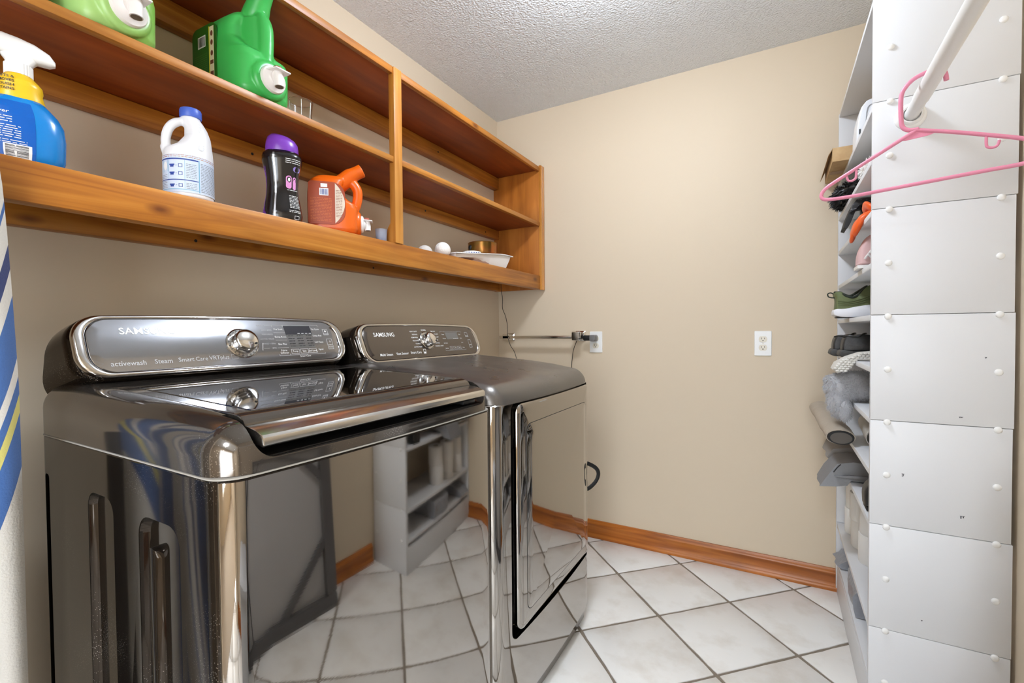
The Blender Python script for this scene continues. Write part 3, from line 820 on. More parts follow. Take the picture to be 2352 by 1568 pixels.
# ------------------------------------------------------------------ white shoe shelf unit on the right wall
LV = 0.14475; SX0, SX1, SY0, SY1 = 1.701, 1.986, -0.822, -0.004
unit = thing('shoe_shelf', 'tall white melamine shoe shelf standing against the right wall', 'shelf', (1.85, -0.41, 0.0))
bounds = [0.0] + [2 * k * LV + 0.0145 for k in range(1, 8)]
for k in range(7):
    z0, z1 = bounds[k] + (0.0007 if k else 0), bounds[k + 1] - 0.0007
    dx = [0.0, 0.001, -0.002, 0.0, -0.002, 0.001, 0.003][k]
    part('side_panel', box_vf(SX0, SX1 + dx, SY0, SY0 + 0.016, z0, z1), M_WHITE, unit, bevel=0.0012)
    part('side_panel', box_vf(SX0, SX1 + dx, SY1 - 0.016, SY1, z0, z1), M_WHITE, unit, bevel=0.0012)
for k in (1, 2, 4, 5, 6, 7, 8, 9, 10, 11, 12, 14):
    z = k * LV
    part('shelf_board', box_vf(SX0 + 0.001, SX1 - 0.002, SY0 + 0.0165, SY1 - 0.0165, z, z + 0.0155 - (0.001 if k == 14 else 0)), M_WHITE, unit, bevel=0.001)
part('kick_board', box_vf(SX0 + 0.003, SX0 + 0.018, SY0 + 0.0165, SY1 - 0.0165, 0.001, 0.128), M_WHITE, unit, bevel=0.001)
cap_me = mesh('cover_cap', lathe_vf([(0.0085, 0.0), (0.0082, -0.0020), (0.0062, -0.0038), (0.003, -0.0046), (0.0004, -0.0048)], 18, axis='y'), M_WPLA, ang=60)
for k in range(1, 14):
    for x in (1.738, 1.957):
        c = bpy.data.objects.new('cover_cap', cap_me); COL.objects.link(c)
        c.parent = unit; c.location = Vector((x, SY0, k * LV + 0.010)) - unit.location

M_SCUFF = mat('dark_scuff', (84, 84, 90), 0.8)
for (x, z, w_, h_) in [(1.7700, 0.741, 0.006, 0.008), (1.888, 0.648, 0.010, 0.006), (1.884, 0.905, 0.008, 0.002), (1.931, 1.06, 0.004, 0.003), (1.813, 0.352, 0.004, 0.002)]:
    decal('scuff_mark', join2([rect2d(x, x + w_, z, z + 0.0012), rect2d(x + w_ * 0.1, x + w_ * 0.35, z - h_, z), rect2d(x + w_ * 0.55, x + w_ * 0.8, z - h_ * 0.7, z)]), lambda a, b: (a, SY0 - 0.0004, b), M_SCUFF, unit)

# ------------------------------------------------------------------ closet rod with flanges, pink hanger on it
rod = thing('closet_rod', 'white round closet rod fixed to the side of the shoe shelf', 'closet rod', (1.78, SY0, 1.695))
RDZ = lambda y: 1.6955 + (-0.822 - y) * 0.0385
part('tube', tube_vf([(1.78, SY0 - 0.004, RDZ(SY0)), (1.78, -1.07, RDZ(-1.07))], 0.0158, 32), M_WPLA, rod, ang=60)
part('tube', tube_vf([(1.78, -0.93, RDZ(-0.93)), (1.78, RY0 + 0.004, RDZ(RY0))], 0.0175, 32), M_WPLA, rod, ang=60)
part('flange', lathe_vf([(0.034, -0.0002), (0.034, -0.006), (0.031, -0.011), (0.026, -0.013), (0.0255, -0.020), (0.022, -0.023), (0.019, -0.022), (0.019, -0.008)], 40, c=(1.78, SY0, RDZ(SY0)), axis='y'), M_WPLA, rod, ang=50)
part('flange', lathe_vf([(0.034, 0.0002), (0.034, 0.006), (0.031, 0.011), (0.026, 0.013), (0.022, 0.02)], 40, c=(1.78, RY0, RDZ(RY0)), axis='y'), M_WPLA, rod, ang=50)

M_PINK = mat('pink_plastic', (224, 138, 164), 0.35)
hc = Vector((1.757, -1.005, 0)); hd = Vector((0.952, -0.307, 0))
def H(u, z, off=0.0):
    p = hc + hd * u + Vector((0.307, 0.952, 0)) * off
    return (p.x, p.y, z)
hanger = thing('clothes_hanger', 'pink plastic clothes hanger on the white closet rod', 'hanger', (1.757, -1.005, 1.70))
hook = smooth_path([H(0.004, 1.600), H(-0.014, 1.603), H(-0.0255, 1.615), H(-0.0285, 1.640), H(-0.0285, 1.685), H(-0.021, 1.705), H(-0.004, 1.720), H(0.024, 1.7262), H(0.0405, 1.7235), H(0.048, 1.712), H(0.0505, 1.694)], 5)
part('hook', tube_vf(hook, 0.0048, 12), M_PINK, hanger, ang=60)
loop = [H(0.0, 1.599), H(-0.06, 1.5685), H(-0.12, 1.5375), H(-0.170, 1.5115), H(-0.186, 1.4985), H(-0.1905, 1.4865), H(-0.1845, 1.4770), H(-0.168, 1.4735)] + [H(u, 1.4735 + 0.002 * math.sin(u * 8)) for u in (-0.12, -0.06, 0.0, 0.06, 0.12, 0.168)] + \
       [H(0.1845, 1.4830), H(0.1905, 1.4960), H(0.186, 1.513), H(0.170, 1.5265), H(0.12, 1.5495), H(0.06, 1.5755)]
part('frame', tube_vf(smooth_path(loop + [loop[0]], 4)[:-1], 0.0045, 12, closed=True), M_PINK, hanger, ang=60)
part('gusset', loft_vf([[H(-0.035, 1.583, o), H(0.0, 1.604, o), H(0.035, 1.583, o), H(0.02, 1.580, o), H(-0.02, 1.580, o)] for o in (-0.001, 0.001)]), M_PINK, hanger, smooth=False)
for s in (-1, 1):
    za = 1.5505 if s > 0 else 1.540
    j = [H(s * 0.115, za), H(s * 0.115, za - 0.018), H(s * 0.117, za - 0.0255), H(s * 0.124, za - 0.029), H(s * 0.131, za - 0.027), H(s * 0.134, za - 0.020), H(s * 0.1345, za - 0.016)]
    part('strap_hook', tube_vf(smooth_path(j, 4), 0.0028, 8), M_PINK, hanger, ang=60)

# ------------------------------------------------------------------ outlets
def outlet(cx, cz, label, upper=True):
    t = thing('wall_outlet', label, 'outlet', (cx, 0.0, cz), group=None)
    o = rrect(0.0705, 0.1145, 0.004, 4); o2 = rrect(0.066, 0.110, 0.003, 4)
    part('cover_plate', loft_vf([[(x, -0.0003, z) for x, z in o], [(x, -0.003, z) for x, z in o], [(x, -0.0055, z) for x, z in o2]]), M_WPLA, t, local=True, ang=30)
    for sgn in (1, -1):
        pts = [(0.0172 * math.cos(a), max(-0.0135, min(0.0135, 0.0172 * math.sin(a)))) for a in [2 * math.pi * i / 40 for i in range(40)]]
        f = part('receptacle', loft_vf([[(x, y, z * 1.0 + sgn * 0.0195) for x, z in pts] for y in (-0.0054, -0.0075)]), M_IVORY, t, local=True, ang=30)
        zc = sgn * 0.0195
        part('slot', join_vf(box_vf(-0.0072, -0.0052, -0.0079, -0.0074, zc - 0.001, zc + 0.0075), box_vf(0.0052, 0.0070, -0.0079, -0.0074, zc + 0.0, zc + 0.0068),
                             lathe_vf([(0.0025, -0.0079), (0.0025, -0.0074)], 12, c=(0, 0, zc - 0.0065), axis='y')), M_DARKHOLE, f, local=True, smooth=False)
    part('plate_screw', lathe_vf([(0.003, -0.0054), (0.0028, -0.0066), (0.0003, -0.007)], 14, axis='y'), M_IVORY, t, local=True)
    return t
outlet(1.4205, 1.071, 'white duplex wall outlet on open wall with nothing plugged in')
outlet(0.6195, 1.0735, 'white duplex wall outlet with a black plug adapter in it')

adapter = thing('plug_adapter', 'black cylindrical plug adapter sticking out of the left wall outlet', 'adapter', (0.60, -0.045, 1.095))
part('barrel', tube_vf([(0.565, -0.044, 1.0965), (0.567, -0.044, 1.0965), (0.608, -0.044, 1.0965), (0.611, -0.044, 1.0965)], [0.0125, 0.0145, 0.0145, 0.0125], 28), M_RUBBER, adapter, ang=45)
part('plug', loft_vf([[(x, y, z) for x, z in rrect(0.030, 0.034, 0.008, 5, 0.617, 1.0955)] for y in (-0.0081, -0.060)]), mat('grey_plug', (110, 108, 106), 0.4), adapter, bevel=0.002)
part('cable', tube_vf(smooth_path([(0.566, -0.044, 1.0965), (0.555, -0.09, 1.094), (0.528, -0.046, 1.088), (0.522, -0.050, 1.07), (0.505, -0.045, 1.03), (0.492, -0.035, 0.97), (0.485, -0.03, 0.90)], 5), 0.0018, 8), M_RUBBER, adapter)

# ------------------------------------------------------------------ towel bar
tb = thing('towel_bar', 'square chrome towel bar screwed to the back wall', 'towel bar', (0.3, 0.0, 1.10))
part('bar', box_vf(0.046, 0.508, -0.072, -0.056, 1.0935, 1.1095), M_CHROME, tb, bevel=0.0015)
def post_rings(cx, hw, cz, hh): return loft_vf([[(x, y, z) for x, z in rrect(2 * a, 2 * b, r, 5, cx, cz)] for y, a, b, r in
    [(-0.0003, hw, hh, 0.006), (-0.006, hw, hh, 0.006), (-0.012, hw * 0.72, hh * 0.75, 0.006), (-0.04, hw * 0.62, hh * 0.66, 0.005), (-0.05, hw * 0.8, hh * 0.8, 0.006), (-0.078, hw * 0.85, hh * 0.88, 0.006), (-0.083, hw * 0.7, hh * 0.75, 0.005)]])
part('mount', post_rings(0.532, 0.030, 1.107, 0.028), M_CHROME, tb, ang=35)
part('mount', loft_vf([[(x, y, z) for x, z in rrect(2 * a, 2 * a, 0.005, 5, 0.088, 1.101)] for y, a in [(-0.0003, 0.024), (-0.008, 0.024), (-0.012, 0.017), (-0.056, 0.014), (-0.06, 0.019), (-0.072, 0.019)]]), M_CHROME, tb, ang=35)
cord = tag(obj('hanging_cord', mesh('hanging_cord', tube_vf(smooth_path([(0.062, -0.075, 1.43), (0.066, -0.078, 1.37), (0.075, -0.080, 1.33), (0.076, -0.082, 1.27), (0.094, -0.083, 1.23), (0.106, -0.082, 1.18), (0.104, -0.0775, 1.115), (0.108, -0.0775, 1.098), (0.128, -0.08, 1.05), (0.15, -0.08, 1.02), (0.17, -0.085, 0.96), (0.18, -0.09, 0.80)], 5), 0.0016, 8), M_RUBBER)),
           'thin black cord hanging from the wooden shelf down past the towel bar', 'cord')
strap = tag(obj('strap', mesh('strap', tube_vf(smooth_path([(0.792, -0.6925, 0.612), (0.822, -0.680, 0.606), (0.846, -0.655, 0.585), (0.853, -0.645, 0.560), (0.845, -0.655, 0.530), (0.822, -0.680, 0.505), (0.792, -0.6925, 0.498)], 5), 0.011, 10, flat=(0.72, 0.4)), M_RUBBER)),
            'black webbing strap loop sticking out from behind the dryer', 'strap')

# ------------------------------------------------------------------ hanging towel at the left edge, dark garment behind it
def stripe_mat():
    m = bpy.data.materials.new('striped_terry'); m.use_nodes = True
    N, L = nt(m); b = N['Principled BSDF']; b.inputs['Roughness'].default_value = 0.9
    b.inputs['Sheen Weight'].default_value = 0.3
    at = N.new('ShaderNodeAttribute'); at.attribute_name = 'across'
    rp = N.new('ShaderNodeValToRGB'); rp.color_ramp.interpolation = 'CONSTANT'
    bl = (62, 100, 160); nv = (44, 56, 104); wh = (214, 210, 202); ye = (206, 196, 110)
    st = [(0.0, bl), (0.10, wh), (0.19, bl), (0.205, wh), (0.27, nv), (0.32, wh), (0.37, bl), (0.49, wh), (0.525, bl), (0.56, ye), (0.595, bl), (0.70, wh)]
    e = rp.color_ramp.elements
    e[0].position = 0.0; e[0].color = lin(st[0][1])
    e[1].position = st[1][0]; e[1].color = lin(st[1][1])
    for p, c in st[2:]:
        x = e.new(p); x.color = lin(c)
    L.new(at.outputs['Fac'], rp.inputs[0]); L.new(rp.outputs[0], b.inputs['Base Color'])
    tc = N.new('ShaderNodeTexCoord'); no = N.new('ShaderNodeTexNoise'); no.inputs['Scale'].default_value = 300
    bp = N.new('ShaderNodeBump'); bp.inputs['Strength'].default_value = 0.4; bp.inputs['Distance'].default_value = 0.002
    L.new(tc.outputs['Object'], no.inputs['Vector']); L.new(no.outputs['Fac'], bp.inputs['Height']); L.new(bp.outputs[0], b.inputs['Normal'])
    return m
def drape(y0, y1, ztop, zbot, xfun, nu, nv, skew):
    V = []; F = []; A = []
    for j in range(nv + 1):
        t = j / nv; z = ztop + (zbot - ztop) * t
        for i in range(nu + 1):
            s = i / nu
            a, b = y0(t), y1(t)
            V.append((xfun(s, t), a + (b - a) * s, z)); A.append(min(max(skew(s, t), 0), 1))
    for j in range(nv):
        for i in range(nu):
            k = j * (nu + 1) + i
            F.append((k, k + 1, k + nu + 2, k + nu + 1))
    return V, F, A
V, F, A = drape(lambda t: -2.176 + 0.016 * min(1.0, t / 0.3) ** 0.6 - 0.006 * max(0, t - 0.5), lambda t: -2.44, 1.432, 0.16,
                lambda s, t: 0.345 + 0.012 * math.sin(s * 20 + t) * (0.3 + t) + 0.10 * s, 46, 30, lambda s, t: min(1.45 * t + 1.1 * (0.1 - s), 1.0) if s < 0.2 else (s - 0.2) / 0.8 * 0.98)
me = bpy.data.meshes.new('striped_towel'); me.from_pydata(V, [], F)
at = me.attributes.new('across', 'FLOAT', 'POINT'); at.data.foreach_set('value', A)
M_TOWEL = stripe_mat()
me.materials.append(M_TOWEL)
me = evaluated(me, [('SOLIDIFY', dict(thickness=0.006, offset=0.0))])
finish(me, M_TOWEL, True, 60)
towel = thing('beach_towel', 'blue white and yellow striped towel hanging at the left edge', 'towel', (0.36, -2.30, 1.45))
obj('cloth', me, towel)
part('hook', tube_vf(smooth_path([(0.309, -2.25, 1.44), (0.325, -2.25, 1.438), (0.345, -2.25, 1.445), (0.352, -2.25, 1.46)], 4), 0.0035, 8), M_CHROME, towel)
V, F, A = drape(lambda t: -2.165, lambda t: -2.36, 0.94, 0.08, lambda s, t: 0.26 + 0.012 * math.sin(s * 15), 24, 10, lambda s, t: 0)
me = bpy.data.meshes.new('dark_garment'); me.from_pydata(V, [], F)
M_DCLOTH = mat('black_cloth', (26, 26, 30), 0.9, bump=(300, 0.3, 0.001))
me.materials.append(M_DCLOTH)
me = evaluated(me, [('SOLIDIFY', dict(thickness=0.01, offset=0.0))])
finish(me, M_DCLOTH, True, 60)
tag(obj('dark_garment', me), 'black garment hanging behind the striped towel, mirrored in the washer side', 'garment')

# ------------------------------------------------------------------ things seen mirrored in the washer front
M_TABLE = mat('grey_table_underside', (176, 174, 172), 0.6)
M_TFRAME = mat('dark_grey_table_frame', (92, 90, 90), 0.45)
def lean(u, v, h):       # u along -y, v up the lean, h towards the room
    a = math.radians(5)
    return (RX - 0.115 + v * math.sin(a) - h * math.cos(a), -1.20 - u, 0.002 + v * math.cos(a) + h * math.sin(a))
card = thing('folding_table', 'folded grey card table leaning against the right wall', 'folding table', (1.9, -1.55, 0.0))
def slab(o, h0, h1): return loft_vf([[lean(u, v, h) for u, v in o] for h in (h0, h1)])
part('table_top', slab(rrect(0.80, 0.82, 0.03, 5, 0.40, 0.41), 0.0, 0.012), M_TABLE, card, bevel=0.002)
for (a, b, c, d) in [(0.0, 0.80, 0.0, 0.055), (0.0, 0.80, 0.765, 0.82), (0.0, 0.055, 0.056, 0.764), (0.745, 0.80, 0.056, 0.764)]:
    part('table_frame', slab(rrect(b - a, d - c, 0.01, 3, (a + b) / 2, (c + d) / 2), 0.0125, 0.035), M_TFRAME, card)
for (cx, cy, sx, sy) in [(0.055, 0.055, 1, 1), (0.745, 0.055, -1, 1), (0.055, 0.765, 1, -1), (0.745, 0.765, -1, -1)]:
    o = [(cx + sx * 0.2, cy), (cx + sx * 0.24, cy), (cx, cy + sy * 0.24), (cx, cy + sy * 0.2)]
    part('corner_brace', slab(o, 0.0128, 0.03), M_TFRAME, card)
M_BIN = mat('pale_grey_plastic_bin', (196, 198, 203), 0.5)
bn = thing('storage_bin', 'pale grey lidded storage bin on the floor near the camera', 'bin', (1.80, -2.22, 0.0))
part('tub', loft_vf([[(x, y, z) for x, y in rrect(w_, d_, 0.03, 5)] for z, w_, d_ in [(0.001, 0.28, 0.32), (0.36, 0.32, 0.36)]]), M_BIN, bn, local=True, bevel=0.004)
part('lid', loft_vf([[(x, y, z) for x, y in rrect(w_, d_, 0.03, 5)] for z, w_, d_ in [(0.361, 0.34, 0.38), (0.385, 0.34, 0.38), (0.40, 0.30, 0.34)]]), M_BIN, bn, local=True)
# ------------------------------------------------------------------ detergent jugs (blow-moulded, with a push-button tap)
def jug_mesh(m, hole=False):
    rings = []
    k_ = 0.0
    for z, xb, xf_, b in [(0.0, -0.082, 0.076, 0.060), (0.006, -0.090, 0.088, 0.069), (0.02, -0.094, 0.095, 0.0735), (0.10, -0.095, 0.095, 0.075), (0.118, -0.095, 0.088, 0.075),
                          (0.135, -0.095, 0.060 + 0.022 * k_, 0.074), (0.16, -0.094, 0.038 + 0.034 * k_, 0.073), (0.19, -0.091, 0.036 + 0.026 * k_, 0.069), (0.212, -0.082, 0.044 + 0.006 * k_, 0.060), (0.228, -0.062, 0.042, 0.044), (0.234, -0.04, 0.03, 0.03)]:
        rings.append([(x, y, z) for x, y in sup((xf_ - xb) / 2, b, 4.2, 48, ((xf_ + xb) / 2, 0))])
    if not hole:
        rings = [[(x - 0.020 * max(0.0, (0.03 - x) / 0.12), y, z) for x, y, z in r] for r in rings]
    body = loft_vf(rings)
    web = loft_vf([[(x, y, z) for x, y in sup(a_, 0.036, 2.2, 32, (0.030, 0))] for z, a_ in ((0.09, 0.056), (0.16, 0.054), (0.215, 0.05))])
    handle = tube_vf(smooth_path([(0.045, 0, 0.226), (0.075 - 0.008 * (not hole), 0, 0.215), (0.092 - 0.012 * (not hole), 0, 0.19), (0.094 - 0.012 * (not hole), 0, 0.16), (0.088 - 0.008 * (not hole), 0, 0.13), (0.078, 0, 0.105)], 5), [0.019] * 26, 16)
    c = SPOUT[hole][0]; d = SPOUT[hole][1]
    spout = tube_vf([(0.01, 0, 0.195), tuple(c - d * 0.055), tuple(c - d * 0.022)], [0.034, 0.031, 0.026], 24)
    spout2 = tube_vf([tuple(c - d * 0.03), tuple(c)], [0.0265, 0.0265], 24)
    boss = lathe_vf([(0.030, 0.05), (0.050, 0.075), (0.048, 0.098), (0.043, 0.104), (0.040, 0.106), (0.02, 0.106)], 32, c=(0, 0, 0.053), axis='x')
    return fuse([body, handle, spout, spout2, boss] + ([] if hole else [web]), m, 0.0028, 3, 'jug_body')

SPOUT = {False: (Vector((0.075, 0, 0.289)), Vector((0.53, 0, 0.85)).normalized()), True: (Vector((0.112, 0, 0.272)), Vector((0.86, 0, 0.5)).normalized())}
M_TAPW = mat('white_tap_plastic', (236, 230, 226), 0.4)
M_RED = mat('red_brown_button', (160, 82, 66), 0.45)
M_HOLE = mat('spout_interior', (96, 84, 70), 0.6)
tap_base = lathe_vf([(0.001, 0.104), (0.0335, 0.104), (0.0345, 0.108), (0.032, 0.114), (0.022, 0.118), (0.018, 0.124), (0.001, 0.125)], 32, c=(0, 0, 0.052), axis='x', cap=False)

def jug(name, label, body_mat, neck_col, loc, rz, sc, print_fn, hole=False):
    t = thing(name, label, 'detergent jug', loc, rz)
    t.scale = (sc, sc, sc)
    obj('jug_body', JUGS.setdefault(body_mat.name, jug_mesh(body_mat, hole)), t, local=True)
    c, d = SPOUT[hole]
    part('spout_hole', tube_vf([tuple(c - d * 0.004), tuple(c + d * 0.0012)], 0.0205, 24), M_HOLE, t, local=True)
    tp = part('tap', tap_base, M_TAPW, t, local=True)
    part('tap_nozzle', join_vf(tube_vf([(0.128, 0, 0.064), (0.131, 0, 0.045), (0.132, 0, 0.028)], [0.0125, 0.0125, 0.0115], 20), tube_vf([(0.112, 0, 0.056), (0.130, 0, 0.056)], [0.0135, 0.0125], 20)), M_TAPW, tp, local=True)
    part('nozzle_opening', lathe_vf([(0.0095, 0.0272), (0.0095, 0.0279)], 18, c=(0.132, 0, 0)), M_HOLE, tp, local=True)
    part('tap_lever', loft_vf([[(0.113, -0.024, z) , (0.150, -0.020, z - 0.002), (0.152, 0.020, z - 0.002), (0.113, 0.024, z)] for z in (0.0655, 0.0695)]), M_TAPW, tp, local=True, bevel=0.0015)
    part('tap_button', lathe_vf([(0.0115, 0.069), (0.0115, 0.0765), (0.009, 0.079), (0.0005, 0.0795)], 20, c=(0.127, 0, 0)), M_RED, tp, local=True)
    print_fn(t)
    return t
JUGS = {}
Yf = lambda x, z, e=0.0: (x, -0.0757 - 0.0012 - e, z)         # flat label side faces -y

def green_print(t):
    lb = mat('dark_green_label', (34, 96, 24), 0.4)
    part('label', loft_vf([[(x, y, z) for x, z in rrect(0.105, 0.176, 0.02, 5, -0.058, 0.108)] for y in (-0.0742, -0.0768)]), lb, t, local=True)
    decal('label_stripe', rect2d(-0.032, -0.014, 0.026, 0.186), lambda a, b: Yf(a, b, 0.0005), mat('cream_label_stripe', (226, 214, 176), 0.5), t, local=True)
    decal('label_edge', rect2d(-0.036, -0.032, 0.026, 0.188), lambda a, b: Yf(a, b, 0.0005), mat('yellow_label_edge', (214, 204, 60), 0.5), t, local=True)
    decal('label_icons', join2([disc2d(-0.023, z, 0.005, 0.007) for z in (0.168, 0.145, 0.118)] + [rect2d(-0.030, -0.016, 0.09, 0.10), rect2d(-0.030, -0.016, 0.06, 0.072)]), lambda a, b: Yf(a, b, 0.0009), mat('brown_print', (110, 60, 44), 0.5), t, local=True)
    decal('small_print', join2([smalltext(-0.104, -0.042, 0.030 + 0.0052 * k, 0.0026) for k in range(19)]), lambda a, b: Yf(a, b, 0.0005), mat('pale_green_print', (84, 136, 62), 0.5), t, local=True)
    decal('barcode_patch', rect2d(-0.084, -0.050, 0.142, 0.172), lambda a, b: Yf(a, b, 0.0005), M_INKW, t, local=True)
    decal('barcode', barcode2d(-0.081, -0.053, 0.145, 0.169), lambda a, b: Yf(a, b, 0.0009), M_INKK, t, local=True)
def pale_print(t):
    decal('leaf_print', join2([disc2d(-0.05 + 0.012 * k, 0.095 + 0.006 * (k % 2), 0.004, 0.009, 10) for k in range(5)]), lambda a, b: Yf(a, b, 0.0004), mat('dark_green_print', (40, 120, 40), 0.5), t, local=True)
def orange_print(t):
    lb = mat('dark_orange_label', (160, 58, 6), 0.4)
    part('label', loft_vf([[(x, y, z) for x, z in rrect(0.135, 0.165, [0.05, 0.012, 0.012, 0.05], 6, -0.018, 0.112)] for y in (-0.0742, -0.0768)]), lb, t, local=True)
    o = [(0.012, 0.034)] + [(0.012 + 0.036 * math.sin(math.pi * k / 12) ** 0.8, 0.034 + 0.156 * k / 12) for k in range(1, 12)] + [(0.012, 0.19)]
    decal('label_panel', (o, [tuple(range(len(o)))]), lambda a, b: Yf(a, b, 0.0005), mat('pale_label_panel', (222, 206, 186), 0.5), t, local=True)
    decal('panel_print', join2([smalltext(0.015, 0.040, 0.06 + 0.006 * k, 0.003) for k in range(18)]), lambda a, b: Yf(a, b, 0.0009), mat('brown_print2', (150, 100, 80), 0.5), t, local=True)
    decal('barcode_patch', join2([rect2d(-0.045, -0.012, 0.140, 0.168), rect2d(-0.04, -0.016, 0.172, 0.186)]), lambda a, b: Yf(a, b, 0.0005), M_INKW, t, local=True)
    decal('barcode', barcode2d(-0.042, -0.015, 0.143, 0.165), lambda a, b: Yf(a, b, 0.0009), M_INKB, t, local=True)
    decal('small_print', join2([smalltext(-0.078, 0.004, 0.042 + 0.0058 * k, 0.003) for k in range(16)]), lambda a, b: Yf(a, b, 0.0005), mat('orange_print', (206, 104, 40), 0.5), t, local=True)

M_GREEN = mat('green_plastic', (62, 176, 82), 0.33, sss=0.0)
M_LGREEN = mat('pale_green_plastic', (164, 206, 120), 0.33, mottle=((120, 176, 60), 9, 1, 0.3, 0.6))
M_ORANGE = mat('orange_plastic', (226, 98, 14), 0.33)
ZM, ZB = 1.7515, 1.4505
jug('detergent_jug', 'bright green detergent jug with white tap on the upper shelf', M_GREEN, None, (0.205, -1.663, ZM), math.radians(2), 1.02, green_print)
jug('detergent_jug', 'pale lime green detergent jug with white tap, left on the upper shelf', M_LGREEN, None, (0.205, -1.985, ZM), math.radians(6), 1.02, pale_print)
jug('detergent_jug', 'orange detergent jug with white tap on the lower shelf', M_ORANGE, None, (0.222, -1.395, ZB), math.radians(46), 0.80, orange_print, True)

# a white carton corner at the frame's top edge
wb = thing('white_carton', 'white carton at the top left edge of the upper shelf', 'carton', (0.20, -2.13, ZM))
part('body', box_vf(0.10, 0.28, -2.20, -2.098, ZM, ZM + 0.16), M_WPLA, wb, bevel=0.004)
part('flap', box_vf(0.10, 0.28, -2.20, -2.098, ZM + 0.161, ZM + 0.163), M_WPLA, wb)

# ------------------------------------------------------------------ measuring cups
M_CLEAR = mat('clear_plastic', (250, 250, 250), 0.12, trans=1.0, ior=1.2)
M_CLEARB = mat('cloudy_plastic', (214, 220, 232), 0.3, trans=0.75, ior=1.2)
def cup(name, label, loc, r, h, m, notch=False):
    t = thing(name, label, 'measuring cup', loc)
    part('wall', lathe_vf([(r * 0.86, 0.0), (r, h * 0.97), (r * 1.05, h * 0.97), (r * 1.05, h), (r * 0.97, h), (r * 0.83, 0.0025), (0.0005, 0.0025), (0.0005, 0.0)], 40, cap=False), m, t, local=True, ang=30)
    return t
c = cup('measuring_cup', 'clear plastic measuring cup beside the bright green jug', (0.258, -1.535, ZM), 0.032, 0.062, M_CLEAR)
for a in (-1.9, -0.6, 0.3):
    part('rib', tube_vf([(0.0285 * math.cos(a), 0.0285 * math.sin(a), 0.004), (0.0325 * math.cos(a), 0.0325 * math.sin(a), 0.056)], 0.0009, 6), M_WPLA, c, local=True)
c = cup('measuring_cup', 'small cloudy measuring cup with blue bottom beside the orange jug', (0.272, -1.236, ZB), 0.020, 0.044, M_CLEARB)
part('liquid', lathe_vf([(0.0162, 0.003), (0.0172, 0.014), (0.0005, 0.014)], 28), mat('blue_residue', (70, 110, 170), 0.4), c, local=True)

# ------------------------------------------------------------------ bleach bottle
M_BOTW = mat('white_hdpe', (234, 234, 236), 0.42)
M_CAPB = mat('blue_cap', (72, 102, 196), 0.4)
bl = thing('bleach_bottle', 'white bleach bottle with blue cap on the lower shelf', 'bottle', (0.247, -1.835, ZB), math.radians(-26))
rg = []
for z, r, cy, ry in [(0.0, 0.044, 0, 0.044), (0.004, 0.049, 0, 0.049), (0.012, 0.0500, 0, 0.0500), (0.105, 0.0505, 0, 0.0505), (0.118, 0.049, 0.001, 0.0485), (0.132, 0.044, 0.012, 0.036), (0.155, 0.037, 0.019, 0.0265), (0.175, 0.029, 0.016, 0.023), (0.190, 0.0235, 0.010, 0.0205), (0.198, 0.019, 0.006, 0.019), (0.206, 0.019, 0.006, 0.019)]:
    rg.append([(r * math.cos(2 * math.pi * i / 40), cy + ry * math.sin(2 * math.pi * i / 40), z) for i in range(40)])
hd_ = tube_vf(smooth_path([(0, -0.036, 0.102), (0, -0.0425, 0.125), (0, -0.0425, 0.150), (0, -0.034, 0.174), (0, -0.018, 0.188), (0, 0.004, 0.191)], 5), [0.0125] * 6 + [0.0098] * 14 + [0.0095] * 6, 14)
obj('bottle_body', fuse([loft_vf(rg), hd_], M_BOTW, 0.0022, 3, 'bleach_body'), bl, local=True)
part('cap', join_vf(lathe_vf([(0.0215, 0.200), (0.0225, 0.202), (0.0225, 0.217), (0.021, 0.2205), (0.0005, 0.2215)], 40, c=(0, 0.006, 0))), M_CAPB, bl, local=True, ang=35)
0 and part('cap_ridges', join_vf(*[box_vf(0.0222, 0.0231, -0.0005, 0.0005, 0.203, 0.216) for k in range(1)]), M_CAPB, bl, local=True)
def blf(e):
    return lambda u, z: ((0.0507 + e) * math.cos(u / 0.0507), (0.0507 + e) * math.sin(u / 0.0507), z)
decal('label', grid2d(-0.095, 0.095, 0.012, 0.098, 40, 1), blf(0.0004), mat('pale_blue_label', (206, 218, 236), 0.45), bl, local=True)
u0 = -0.052
pr_b = [rect2d(-0.085, 0.019, 0.085, 0.0885), rect2d(-0.085, 0.019, 0.038, 0.0405)]
pr_b = [grid2d(-0.070, 0.019, 0.0855, 0.0885, 16, 1), grid2d(-0.070, 0.019, 0.0385, 0.0405, 16, 1)]
for z in (0.072, 0.054, 0.027):
    pr_b += [rect2d(-0.038, -0.030, z - 0.004, z + 0.001), rect2d(-0.040, -0.028, z, z + 0.003), frame2d(-0.020, -0.012, z - 0.004, z + 0.004, 0.0011), rect2d(-0.026, -0.023, z - 0.0004, z + 0.0004)]
decal('label_print', join2(pr_b), blf(0.0008), M_INKB, bl, local=True)
decal('label_rules', join2([grid2d(0.0195, 0.0215, 0.014, 0.089, 1, 1), rect2d(-0.0425, -0.0419, 0.02, 0.085), rect2d(-0.008, -0.0074, 0.02, 0.085), grid2d(-0.068, 0.019, 0.0172, 0.0186, 14, 1)]), blf(0.0007), mat('light_blue_rule', (120, 176, 204), 0.5), bl, local=True)
decal('label_patch', rect2d(-0.060, -0.0435, 0.058, 0.085), blf(0.0006), mat('light_blue_patch', (130, 180, 206), 0.5), bl, local=True)
decal('label_oval', disc2d(-0.052, 0.0715, 0.0062, 0.010), blf(0.0010), M_INKW, bl, local=True)
decal('label_top_line', join2([smalltext(-0.068, 0.085, 0.0925, 0.0022), smalltext(-0.068, 0.085, 0.0962, 0.0016, fill=1.0)]), blf(0.0007), mat('orange_brown_print', (190, 130, 96), 0.5), bl, local=True)
